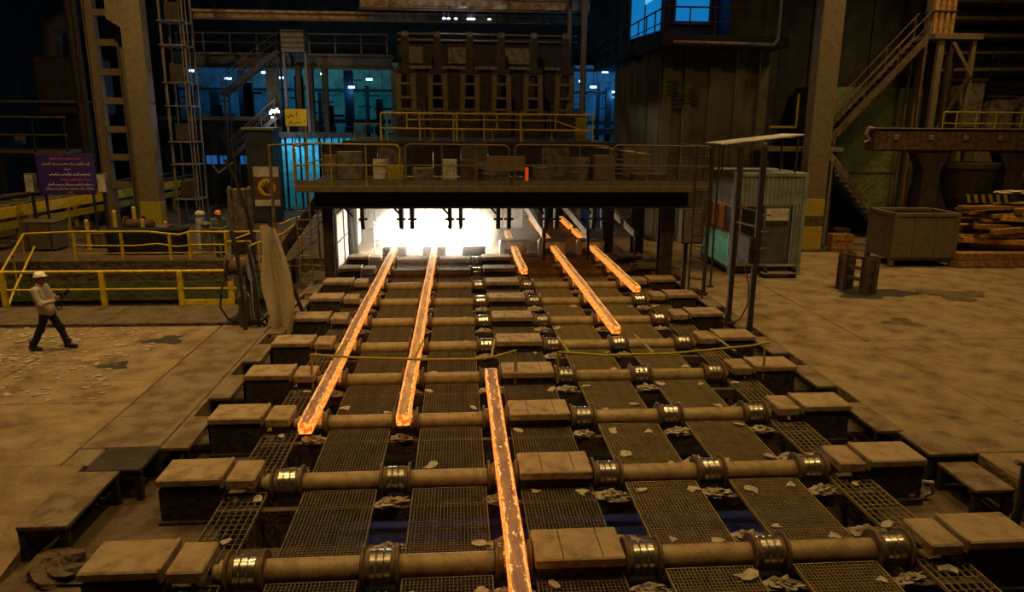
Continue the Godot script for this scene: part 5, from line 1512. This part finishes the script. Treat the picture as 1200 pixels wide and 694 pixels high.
func booth() -> void:
	var bt := thing("operator_booth", "grey green ribbed steel operator booth right of the roller table", "booth", v(9.2, 0, -23.8))
	var gb = mats["grey_blue"]
	var W := 2.4
	var D := 2.75
	part("core", MB.new().span(0.06, W - 0.06, 0.25, 3.3, -D + 0.06, -0.06), mats["steel_dark"], bt)
	part("roof", MB.new().span(-0.06, W + 0.06, 3.3, 3.44, -D - 0.06, 0.06, 0.015), gb, bt)
	part("floor_frame", MB.new().span(0, W, 0.1, 0.28, -D, 0, 0.01), mats["steel_dark"], bt)
	for x in [0.0, W]:
		for z in [0.0, -D]:
			part("corner_post", MB.new().span(x - 0.07, x + 0.07, 0, 3.36, z - 0.07, z + 0.07, 0.01), gb, bt)
	var upper := part("ribbed_front", corrugated(W - 0.1, 0.9, 16, 0.05), gb, bt)
	upper.position = v(W / 2, 2.82, 0)
	part("ribbed_front", corrugated(0.95, 1.0, 7, 0.05), gb, bt).position = v(0.52, 0.78, 0)
	part("ribbed_front", corrugated(0.35, 2.4, 3, 0.05), gb, bt).position = v(2.2, 1.5, 0)
	# the side facing the table: teal lower panel, row of windows, ribbed top
	var sd := part("teal_side", corrugated(D - 0.1, 1.15, 15, 0.05), mats["teal"], bt)
	sd.rotation.y = -PI / 2
	sd.position = v(0, 0.82, -D / 2)
	var su := part("ribbed_side", corrugated(D - 0.1, 0.95, 15, 0.05), gb, bt)
	su.rotation.y = -PI / 2
	su.position = v(0, 2.82, -D / 2)
	var amber := mat("amber_glass", Color(0.62, 0.44, 0.2), 0.25, 0.0, "")
	for i in 4:
		var p := part("side_window", MB.new().box(v(0, 1.87, -0.36 - i * 0.68), v(0.04, 0.84, 0.56), 0.005), amber if i > 0 else mats["steel_dark"], bt)
		part("window_frame", MB.new().span(-0.05, 0.03, 1.42, 2.32, -0.05 - i * 0.68 - 0.03, -0.05 - i * 0.68 + 0.03), mats["wood"], p)
	part("window_sill", MB.new().span(-0.08, 0.04, 1.38, 1.45, -D, 0), mats["wood"], bt)
	part("window_head", MB.new().span(-0.08, 0.04, 2.3, 2.36, -D, 0), mats["wood"], bt)
	var fw := part("front_window", MB.new().box(v(0.55, 1.8, 0.02), v(0.62, 1.0, 0.05), 0.005), mats["black"], bt)
	part("window_frame", MB.new().span(0.2, 0.26, 1.25, 2.36, 0.0, 0.09), mats["wood"], fw)
	part("window_frame", MB.new().span(0.84, 0.9, 1.25, 2.36, 0.0, 0.09), mats["wood"], fw)
	part("window_frame", MB.new().span(0.2, 0.9, 1.22, 1.28, 0.0, 0.09), mats["wood"], fw)
	part("window_frame", MB.new().span(0.2, 0.9, 2.32, 2.38, 0.0, 0.09), mats["wood"], fw)
	var dr := part("door", MB.new().span(1.02, 1.98, 0.3, 2.38, 0.0, 0.06, 0.012), mat("door_grey", Color(0.34, 0.35, 0.37), 0.6, 0.1, "grime", 0.4, 0.2), bt)
	part("door_pane", MB.new().span(1.12, 1.9, 1.85, 2.25, 0.05, 0.075, 0.004), mats["white"], dr)
	part("door_blind", MB.new().span(1.12, 1.9, 1.68, 1.84, 0.05, 0.075, 0.004), mats["steel_dark"], dr)
	part("handle", MB.new().box(v(1.1, 1.25, 0.09), v(0.05, 0.16, 0.05), 0.01), mats["steel_grey"], dr)
	var sp := thing("booth_steps", "two grey steel steps in front of the booth door", "steps", v(10.7, 0, -23.3))
	for i in 2:
		part("tread", MB.new().box(v(0, 0.16 + i * 0.2, 0.12 - i * 0.3), v(1.25, 0.05, 0.32), 0.008), mats["steel_grey"], sp)
	for s in [-0.5, 0.5]:
		part("side", MB.new().box(v(s, 0.16, -0.02), v(0.05, 0.32, 0.55), 0.005), mats["steel_dark"], sp)
	var sr := thing("lean_to_roof", "thin sloping sheet roof on poles above the booth", "roof", v(9.9, 0, -24.4))
	part("sheet", MB.new().bar(v(-1.35, 4.36, 0), v(1.45, 4.68, -0.1), 1.5, 0.05, 0.008), mats["white"], sr)
	for e in [[-1.2, 0.6, 4.3], [1.3, 0.6, 4.6], [-1.2, -0.6, 4.3], [1.3, -0.6, 4.6]]:
		part("pole", MB.new().tube(v(e[0], 3.4, e[1]), v(e[0], e[2], e[1]), 0.035), mats["steel_dark"], sr)

func gantry_posts() -> void:
	var gp := thing("pendant_frame", "dark frame of two tall posts carrying a box panel in front of the booth", "frame", v(6.98, 0, -17.2))
	for e in [[-0.06, -0.5], [0.12, 0.45]]:
		part("post", MB.new().box(v(e[0], 2.25, e[1]), v(0.12, 4.5, 0.12), 0.01), mats["steel_dark"], gp)
		part("foot", MB.new().box(v(e[0], 0.02, e[1]), v(0.3, 0.04, 0.3), 0.005), mats["steel_dark"], gp)
	part("panel", MB.new().box(v(0.03, 2.05, 0), v(0.14, 0.62, 0.9), 0.015), mats["steel_dark"], gp)
	part("bar", MB.new().tube(v(-0.06, 3.0, -0.5), v(0.12, 3.0, 0.45), 0.03), mats["steel_dark"], gp)
	part("bar", MB.new().tube(v(-0.06, 2.62, -0.5), v(0.12, 2.62, 0.45), 0.025), mats["steel_brown"], gp)
	for y in [1.7, 2.1, 2.5, 2.9]:
		part("rung", MB.new().tube(v(0.12, y, 0.45), v(0.42, y, 0.4), 0.018), mats["steel_grey"], gp)
	part("tip", MB.new().ball(v(0.12, 4.55, 0.45), v(0.05, 0.06, 0.05), 8, 5), mats["steel_grey"], gp)
	solo("hanging_cable", MB.new().pipe([v(7.0, 1.6, -17.1), v(7.15, 1.1, -17.1), v(7.2, 0.6, -17.2), v(7.1, 0.2, -17.35), v(6.95, 0.05, -17.5)], 0.018, 6), mats["rust"], "brown cable hanging from the box panel to the floor", "cable")
	var l1 := thing("ladder", "dark ladder hanging at the right leg of the bridge", "ladder", v(6.95, 0, -20.5))
	for s in [-0.16, 0.16]:
		part("rail", MB.new().tube(v(s, 0, s), v(s, 4.4, s), 0.03), mats["steel_dark"], l1)
	for i in 13:
		part("rung", MB.new().tube(v(-0.16, 0.25 + i * 0.32, -0.16), v(0.16, 0.25 + i * 0.32, 0.16), 0.02), mats["steel_dark"], l1)
	var bx := thing("control_box", "dark square control box on the right leg of the bridge", "box", v(7.05, 0, -21.6))
	part("body", MB.new().box(v(0, 1.98, 0), v(0.66, 1.05, 0.4), 0.02), mats["steel_dark"], bx)
	part("door", MB.new().box(v(0, 1.98, 0.21), v(0.56, 0.95, 0.02), 0.005), mats["steel_brown"], bx)
	part("post", MB.new().box(v(-0.1, 0.7, -0.1), v(0.12, 1.45, 0.12), 0.01), mats["steel_dark"], bx)
	for e in [[7.4, -21.0, 4.4], [7.9, -21.9, 4.4]]:
		var p := thing("thin_pole", "thin dark pole just left of the booth windows, %s of the two" % ("left one" if e[0] < 7.5 else "right one"), "pole", v(e[0], 0, e[1]), "thin poles left of the booth")
		part("shaft", MB.new().tube(Vector3.ZERO, v(0, e[2], 0), 0.035), mats["steel_dark"], p)
		part("foot", MB.new().box(v(0, 0.02, 0), v(0.2, 0.04, 0.2), 0.005), mats["steel_dark"], p)
	# near right corner
	var np := thing("bent_post", "dark bent post in the right foreground corner", "post", v(7.1, -0.55, -7.95))
	part("shaft", MB.new().pipe([v(0, 0, 0), v(0.02, 1.1, 0.02), v(-0.02, 1.42, 0.05)], 0.055), mats["steel_dark"], np)
	part("arm", MB.new().pipe([v(-0.16, 1.46, 0.05), v(0.1, 1.36, 0.05)], 0.035), mats["steel_brown"], np)
	part("foot", MB.new().box(v(0, 0.02, 0), v(0.25, 0.04, 0.25), 0.005), mats["steel_dark"], np)
	var hp := thing("hose_loop", "pale curved hose end sticking out of the ground by the right bearing boxes", "hose", v(6.9, -0.55, -9.6))
	part("hose", MB.new().pipe([v(-0.15, 0.0, 0.1), v(-0.12, 0.2, 0.1), v(0.02, 0.34, 0.08), v(0.2, 0.3, 0.05), v(0.26, 0.12, 0.02), v(0.14, 0.04, 0.0)], 0.03), mats["white"], hp)
	part("stub", MB.new().lathe(v(-0.15, 0, 0.1), v(0, 0.16, 0), [Vector2(0, 0.07), Vector2(1, 0.06)], 10), mats["steel_grey"], hp)
	for e in [[-4.95, -8.4, 0.55, 101, "left ledge behind the nearest bearing box"], [-5.2, -7.5, 0.5, 102, "left foreground ground, nearest the corner"], [6.75, -10.9, 0.3, 103, "right ledge behind the second bearing box"], [6.7, -13.0, 0.3, 104, "right ledge behind the third bearing box"]]:
		var p := solo("rubble_heap", clump_mesh(e[3], e[2], 0.24, e[2] * 0.8), mats["concrete_dark"], "low heap of rubble and dust on the %s" % e[4], "rubble", "rubble heaps on the ledges")
		p.position = v(e[0], -0.46, e[1])
	# low sagging rails over the rollers
	var la := thing("low_rail", "low sagging yellow rail across the left half of the roller table", "railing", v(0, 0, -13.75))
	part("rail", MB.new().pipe([v(-2.9, 0.58, 0), v(-2.0, 0.5, 0), v(-0.7, 0.44, 0), v(0.3, 0.43, 0), v(0.7, 0.48, 0), v(1.12, 0.6, 0)], 0.026), mats["yellow_dirty"], la)
	for x in [-2.9, 1.1]:
		part("post", MB.new().tube(v(x, -0.1, 0), v(x, 0.58, 0), 0.026), mats["yellow_dirty"], la)
	for x in [-2.5, -0.9, 0.62]:
		part("strut", MB.new().tube(v(x, 0.47, 0), v(x + 0.12, 0.5, -1.1), 0.022), mats["yellow_dirty"], la)
	var lb := thing("low_rail", "low yellow rail across the right half of the roller table", "railing", v(0, 0, -13.75))
	part("rail", MB.new().pipe([v(1.95, 0.55, 0), v(2.9, 0.47, 0), v(4.2, 0.48, 0), v(5.9, 0.62, 0), v(6.3, 0.7, 0)], 0.026), mats["yellow_dirty"], lb)
	for x in [1.95, 6.2]:
		part("post", MB.new().tube(v(x, -0.1, 0), v(x, 0.56, 0), 0.026), mats["yellow_dirty"], lb)
	for x in [2.2, 3.9, 5.6]:
		part("strut", MB.new().tube(v(x, 0.5, 0), v(x - 0.1, 0.52, -1.2), 0.022), mats["yellow_dirty"], lb)

# ---------------------------------------------------------------- people: capsules joined by a smooth minimum, meshed as surface nets
func blob(b: MB, bones: Array, cell: float, k: float, fold := 0.0) -> void:
	var lo := Vector3.ONE * 1e9
	var hi := -lo
	for e in bones:
		var r := maxf(e[2], e[3]) + 0.03
		for p in [e[0], e[1]]:
			lo = lo.min(p - Vector3.ONE * r)
			hi = hi.max(p + Vector3.ONE * r)
	var nx := int((hi.x - lo.x) / cell) + 2
	var ny := int((hi.y - lo.y) / cell) + 2
	var nz := int((hi.z - lo.z) / cell) + 2
	var F := PackedFloat32Array()
	F.resize(nx * ny * nz)
	for e in bones:
		var a: Vector3 = e[0]
		var c: Vector3 = e[1]
		var ra: float = e[2]
		var rb: float = e[3]
		var m := maxf(ra, rb) + 5.0 / k
		var l := ((a.min(c) - Vector3.ONE * m - lo) / cell).floor().max(Vector3.ZERO)
		var h := ((a.max(c) + Vector3.ONE * m - lo) / cell).ceil().min(Vector3(nx - 1, ny - 1, nz - 1))
		var ac := c - a
		var q := 1.0 / maxf(ac.length_squared(), 1e-9)
		for z in range(int(l.z), int(h.z) + 1):
			for y in range(int(l.y), int(h.y) + 1):
				var row := (z * ny + y) * nx
				for x in range(int(l.x), int(h.x) + 1):
					var p := lo + Vector3(x, y, z) * cell - a
					var t := clampf(p.dot(ac) * q, 0.0, 1.0)
					F[row + x] += exp(-k * ((p - ac * t).length() - ra - (rb - ra) * t))
	var id := PackedInt32Array()
	id.resize(F.size())
	id.fill(-1)
	var V := PackedVector3Array()
	var G := PackedVector3Array()
	var off := [0, 1, nx, nx + 1, nx * ny, nx * ny + 1, nx * ny + nx, nx * ny + nx + 1]
	var nzf := FastNoiseLite.new()
	nzf.frequency = 9.0
	for z in nz - 1:
		for y in ny - 1:
			var row := (z * ny + y) * nx
			for x in nx - 1:
				var i := row + x
				var s := 0
				for o in 8:
					if F[i + off[o]] > 1.0:
						s += 1
				if s == 0 or s == 8:
					continue
				var acc := Vector3.ZERO
				var n := 0
				for o in 8:
					for ax in 3:
						var bit: int = 1 << ax
						if o & bit:
							continue
						var f0 := F[i + off[o]]
						var f1 := F[i + off[o | bit]]
						if (f0 > 1.0) == (f1 > 1.0):
							continue
						var l0 := log(maxf(f0, 1e-9))
						var l1 := log(maxf(f1, 1e-9))
						var p := Vector3(o & 1, (o >> 1) & 1, (o >> 2) & 1)
						p[ax] = clampf(l0 / (l0 - l1), 0.0, 1.0)
						acc += p
						n += 1
				var lf := []
				for o in 8:
					lf.append(log(maxf(F[i + off[o]], 1e-9)))
				var g := -Vector3(lf[1] + lf[3] + lf[5] + lf[7] - lf[0] - lf[2] - lf[4] - lf[6], lf[2] + lf[3] + lf[6] + lf[7] - lf[0] - lf[1] - lf[4] - lf[5], lf[4] + lf[5] + lf[6] + lf[7] - lf[0] - lf[1] - lf[2] - lf[3]).normalized()
				var w := lo + (Vector3(x, y, z) + acc / n) * cell
				if fold > 0.0:
					w += g * fold * nzf.get_noise_3d(w.x * 1.2, w.y * 0.7, w.z * 1.2)
				id[i] = V.size()
				V.append(w)
				G.append(g)
	var step := [1, nx, nx * ny]
	for z in range(1, nz - 1):
		for y in range(1, ny - 1):
			for x in range(1, nx - 1):
				var i := (z * ny + y) * nx + x
				var ins := F[i] > 1.0
				for ax in 3:
					if (F[i + step[ax]] > 1.0) == ins:
						continue
					var s1: int = step[(ax + 1) % 3]
					var s2: int = step[(ax + 2) % 3]
					var q := [id[i], id[i - s1], id[i - s1 - s2], id[i - s2]]
					if q.min() < 0:
						continue
					b.tri(V[q[0]], V[q[1]], V[q[2]], G[q[0]], G[q[1]], G[q[2]])
					b.tri(V[q[0]], V[q[2]], V[q[3]], G[q[0]], G[q[2]], G[q[3]])

func head_bones(c: Vector3, B: Basis) -> Array:
	var o := []
	for e in [[-0.015, 0.03, 0, 0.015, 0.035, 0, 0.08, 0.078], [0.02, -0.01, 0, 0.035, -0.06, 0, 0.06, 0.048], [0.055, -0.095, 0, 0.05, -0.09, 0, 0.025, 0.026], [0, -0.05, 0.04, 0.05, -0.09, 0.015, 0.025, 0.02], [0, -0.05, -0.04, 0.05, -0.09, -0.015, 0.025, 0.02], [0.083, 0, 0, 0.103, -0.033, 0, 0.009, 0.014], [0.075, 0.024, -0.03, 0.075, 0.024, 0.03, 0.013, 0.013], [-0.005, -0.012, 0.078, -0.012, 0.02, 0.082, 0.012, 0.015], [-0.005, -0.012, -0.078, -0.012, 0.02, -0.082, 0.012, 0.015], [0.088, -0.06, -0.014, 0.088, -0.06, 0.014, 0.008, 0.008], [0.084, -0.072, -0.012, 0.084, -0.072, 0.012, 0.009, 0.009], [-0.015, -0.08, 0, -0.035, -0.18, 0, 0.052, 0.058]]:
		o.append([c + B * v(e[0], e[1], e[2]), c + B * v(e[3], e[4], e[5]), e[6], e[7]])
	return o

func hand_bones(w: Vector3, u: Vector3, n: Vector3, thumb: float, curl: float) -> Array:
	# u: towards the fingertips, n: out of the palm; thumb: side of the thumb
	u = u.normalized()
	n = (n - u * n.dot(u)).normalized()
	var s := u.cross(n) * thumb
	var o := []
	for f in 4:
		var k := (1.5 - f) * 0.02
		var base := w + u * (0.088 - 0.004 * absf(f - 1.2)) + s * k
		o.append([w + s * k * 0.55, base, 0.015, 0.0115])
		var p := base
		var a := curl * 0.55
		var L: float = [0.9, 1.0, 0.94, 0.75][f]
		for j in 3:
			var d: Vector3 = u * cos(a) + n * sin(a)
			var q: Vector3 = p + d * [0.042, 0.026, 0.021][j] * L
			o.append([p, q, 0.0098 - j * 0.0009, 0.0092 - j * 0.001])
			p = q
			a += curl * 0.8
	var t0 := w + u * 0.02 + s * 0.026
	var t1 := t0 + (u * 0.75 + s * 0.75 + n * 0.35) * 0.04
	var t2 := t1 + (u * 0.85 + s * 0.2 + n * 0.6) * 0.034
	o.append([t0, t1, 0.014, 0.0115])
	o.append([t1, t2, 0.011, 0.0105])
	o.append([t2, t2 + (u * 0.8 - s * 0.15 + n * 0.6) * 0.026, 0.0105, 0.009])
	return o

func helmet(parent: Node, c: Vector3, B: Basis, m: Material) -> void:
	var b := MB.new()
	b.lathe(v(0, 0.025, 0), v(0, 0.115, 0), [Vector2(0, 0.118), Vector2(0.2, 0.118), Vector2(0.45, 0.11), Vector2(0.7, 0.09), Vector2(0.88, 0.058), Vector2(1, 0.0)], 22, false)
	b.ball(v(0.1, 0.035, 0), v(0.085, 0.009, 0.085), 16, 6)
	b.lathe(v(0, 0.02, 0), v(0, 0.012, 0), [Vector2(0, 0.128), Vector2(1, 0.128)], 22)
	for z in [-0.022, 0.022]:
		b.pipe([v(0.07, 0.118, z), v(0, 0.142, z), v(-0.07, 0.118, z)], 0.006, 6)
	var h := part("helmet", b, m, parent)
	h.transform = Transform3D(B, c)

func boot(b: MB, ankle: Vector3, toe: Vector3, heel_y: float) -> void:
	var d := toe - ankle
	d.y = 0
	d = d.normalized()
	var heel := ankle - d * 0.05
	blob(b, [[ankle + v(0, 0.1, 0), ankle, 0.062, 0.058], [v(heel.x, heel_y + 0.045, heel.z), v(toe.x, toe.y + 0.045, toe.z) - d * 0.04, 0.046, 0.04], [ankle, v(toe.x, toe.y + 0.05, toe.z) - d * 0.06, 0.05, 0.042]], 0.014, 70.0)

func person(at: Vector3, turn: float, label: String, J: Dictionary, ms: Dictionary, arms_bare := 0.0) -> Node3D:
	var o := thing("person", label, "person", at)
	o.rotation.y = turn
	var hb := Basis(Vector3.UP, J.get("head_turn", 0.0)) * Basis(Vector3(0, 0, 1), J.get("head_tilt", 0.0))
	var hc: Vector3 = J.head
	# the body itself, one continuous skin
	var b := MB.new()
	var sk := [[J.hip, J.chest, 0.085, 0.09], [J.chest, J.neck, 0.09, 0.055]]
	for s in ["r", "l"]:
		sk.append([J["sh_" + s], J["el_" + s], 0.046, 0.038])
		sk.append([J["el_" + s], J["wr_" + s], 0.038, 0.027])
		sk.append([J["hp_" + s], J["kn_" + s], 0.075, 0.05])
		sk.append([J["kn_" + s], J["an_" + s], 0.048, 0.036])
		sk.append([J.chest, J["sh_" + s], 0.06, 0.045])
	blob(b, sk, 0.022, 45.0)
	blob(b, head_bones(hc, hb), 0.008, 130.0)
	for s in ["r", "l"]:
		blob(b, hand_bones(J["wr_" + s], J["hu_" + s], J["hn_" + s], 1.0 if s == "r" else -1.0, J.get("curl", 0.8)), 0.006, 260.0)
	part("body", b, ms.skin, o)
	var ey := MB.new()
	for z in [-0.03, 0.03]:
		ey.ball(hc + hb * v(0.079, 0.004, z), v(0.009, 0.008, 0.013), 10, 6)
	part("eyes", ey, mats["black"], o)
	var hair := MB.new()
	blob(hair, [[hc + hb * v(-0.03, 0.03, 0), hc + hb * v(-0.035, -0.03, 0), 0.087, 0.075], [hc + hb * v(0.02, 0.05, 0), hc + hb * v(-0.03, 0.05, 0), 0.085, 0.087]], 0.014, 90.0)
	part("hair", hair, mats["black"], o)
	# shirt or jacket
	var c := MB.new()
	var up: Vector3 = J.chest + (J.neck - J.chest) * 0.45
	var zr := v(0, 0, 1)
	var sb := [[J.hip + zr * 0.07 + v(0, -0.02, 0), J.chest + zr * 0.085, 0.125, 0.116], [J.hip - zr * 0.07 + v(0, -0.02, 0), J.chest - zr * 0.085, 0.125, 0.116], [J.chest + zr * 0.08, up + zr * 0.05, 0.112, 0.085], [J.chest - zr * 0.08, up - zr * 0.05, 0.112, 0.085], [up, J.neck, 0.085, 0.068], [J.hip + v(0, -0.05, 0.06), J.hip + v(0, -0.05, -0.06), 0.128, 0.128]]
	for s in ["r", "l"]:
		sb.append([up, J["sh_" + s], 0.07, 0.072])
		sb.append([J["sh_" + s], J["el_" + s], 0.072, 0.056])
		var e: Vector3 = J["el_" + s]
		sb.append([e, e.lerp(J["wr_" + s], 0.92 - arms_bare), 0.056, 0.043])
	blob(c, sb, 0.017, 55.0, 0.02)
	part("jacket", c, ms.top, o)
	var t := MB.new()
	var tb := [[J.hip + v(0, -0.07, 0.05), J.hip + v(0, -0.07, -0.05), 0.104, 0.104]]
	for s in ["r", "l"]:
		tb.append([J["hp_" + s] + v(0, -0.05, 0), J["kn_" + s], 0.096, 0.074])
		var kn: Vector3 = J["kn_" + s]
		tb.append([kn, kn.lerp(J["an_" + s], 0.97), 0.074, 0.068])
		tb.append([J.hip + v(0, -0.06, 0), J["hp_" + s] + v(0, -0.05, 0), 0.095, 0.095])
	blob(t, tb, 0.017, 60.0, 0.022)
	part("trousers", t, ms.legs, o)
	var bo := MB.new()
	for s in ["r", "l"]:
		boot(bo, J["an_" + s], J["toe_" + s], J.get("heel_" + s, 0.0))
	part("boots", bo, mats["black"], o)
	helmet(o, hc + hb * v(-0.008, 0.03, 0), hb, ms.hat)
	return o

func people() -> void:
	var skin := mat("skin", Color(0.50, 0.34, 0.25), 0.6, 0.0, "")
	var white_hat := mat("helmet_white", Color(0.90, 0.87, 0.84), 0.35, 0.0, "")
	var orange_hat := mat("helmet_orange", Color(0.95, 0.50, 0.10), 0.35, 0.0, "")
	# walking to the right, leaning back, looking over a camera held in both hands
	var J := {"hip": v(0.03, 0.93, 0), "chest": v(-0.06, 1.24, 0), "neck": v(-0.055, 1.48, 0), "head": v(-0.01, 1.615, 0), "head_turn": -0.25, "head_tilt": 0.06,
		"sh_r": v(-0.07, 1.39, 0.19), "el_r": v(0.07, 1.10, 0.27), "wr_r": v(0.29, 1.16, 0.13), "hu_r": v(0.7, 0.55, -0.35), "hn_r": v(-0.3, 0.2, -1),
		"sh_l": v(-0.06, 1.39, -0.19), "el_l": v(0.1, 1.10, -0.25), "wr_l": v(0.3, 1.17, -0.1), "hu_l": v(0.7, 0.5, 0.3), "hn_l": v(-0.3, 0.4, 1),
		"hp_r": v(0.03, 0.9, 0.09), "kn_r": v(-0.11, 0.48, 0.11), "an_r": v(-0.32, 0.10, 0.1), "toe_r": v(-0.12, 0.0, 0.12), "heel_r": 0.03,
		"hp_l": v(0.03, 0.9, -0.09), "kn_l": v(0.20, 0.50, -0.1), "an_l": v(0.33, 0.10, -0.1), "toe_l": v(0.53, 0.01, -0.1), "curl": 0.9}
	person(v(-9.1, 0, -16.2), 0.0, "person in white helmet, pale shirt and dark trousers striding with a camera", J, {"skin": skin, "top": mat("shirt", Color(0.72, 0.67, 0.63), 0.9, 0.0, "grime", 1.2, 0.3), "legs": mat("trousers", Color(0.07, 0.065, 0.075), 0.9, 0.0, ""), "hat": white_hat})
	var cm := thing("hand_camera", "black hand-held camera with a hanging strap in the striding person's hands", "camera", v(-8.72, 1.24, -16.19))
	var B := Basis(Vector3(0, 0, 1), 0.5)
	part("camera_body", MB.new().box(Vector3.ZERO, v(0.17, 0.12, 0.13), 0.015, B), mats["black"], cm)
	part("lens", MB.new().lathe(B * v(0.08, 0.0, 0), B * v(0.12, 0, 0), [Vector2(0, 0.04), Vector2(0.7, 0.042), Vector2(0.72, 0.048), Vector2(1, 0.048)], 16), mats["black"], cm)
	part("viewfinder", MB.new().box(B * v(-0.03, 0.075, 0), v(0.07, 0.04, 0.05), 0.008, B), mats["black"], cm)
	part("strap", MB.new().pipe([v(-0.07, -0.03, 0.06), v(-0.1, -0.2, 0.07), v(-0.07, -0.31, 0.05), v(-0.03, -0.3, 0.0), v(-0.03, -0.05, -0.06)], 0.011, 6), mats["black"], cm)
	# standing behind the far railing, looking down at the hands
	var K := {"hip": v(0, 0.92, 0), "chest": v(0.0, 1.24, 0), "neck": v(0.01, 1.46, 0), "head": v(0.05, 1.58, 0), "head_turn": -0.2, "head_tilt": -0.35,
		"sh_r": v(0, 1.37, 0.2), "el_r": v(0.04, 1.08, 0.3), "wr_r": v(0.24, 1.06, 0.1), "hu_r": v(0.6, 0.1, -0.7), "hn_r": v(-0.4, -0.3, -0.6),
		"sh_l": v(0, 1.37, -0.2), "el_l": v(0.04, 1.08, -0.3), "wr_l": v(0.24, 1.06, -0.1), "hu_l": v(0.6, 0.1, 0.7), "hn_l": v(-0.4, -0.3, 0.6),
		"hp_r": v(0, 0.9, 0.09), "kn_r": v(0.03, 0.49, 0.11), "an_r": v(0, 0.09, 0.12), "toe_r": v(0.2, 0, 0.14),
		"hp_l": v(0, 0.9, -0.09), "kn_l": v(0.03, 0.49, -0.11), "an_l": v(0, 0.09, -0.12), "toe_l": v(0.2, 0, -0.14), "curl": 0.7}
	person(v(-9.02, 0, -27.95), -0.9, "person in orange helmet and green work suit standing behind the far yellow railing", K, {"skin": skin, "top": mat("green_suit", Color(0.40, 0.46, 0.42), 0.9, 0.0, "grime", 1.2, 0.3), "legs": mat("green_trousers", Color(0.22, 0.32, 0.29), 0.9, 0.0, "grime", 1.2, 0.3), "hat": orange_hat})

func _ready() -> void:
	rng.seed = 4
	make_materials()
	camera_and_light()
	setting()
	floor_marks()
	roller_table()
	billets()
	bridge()
	upper_deck()
	left_side()
	back_hall()
	right_side()
	people()
	cutting_bay()
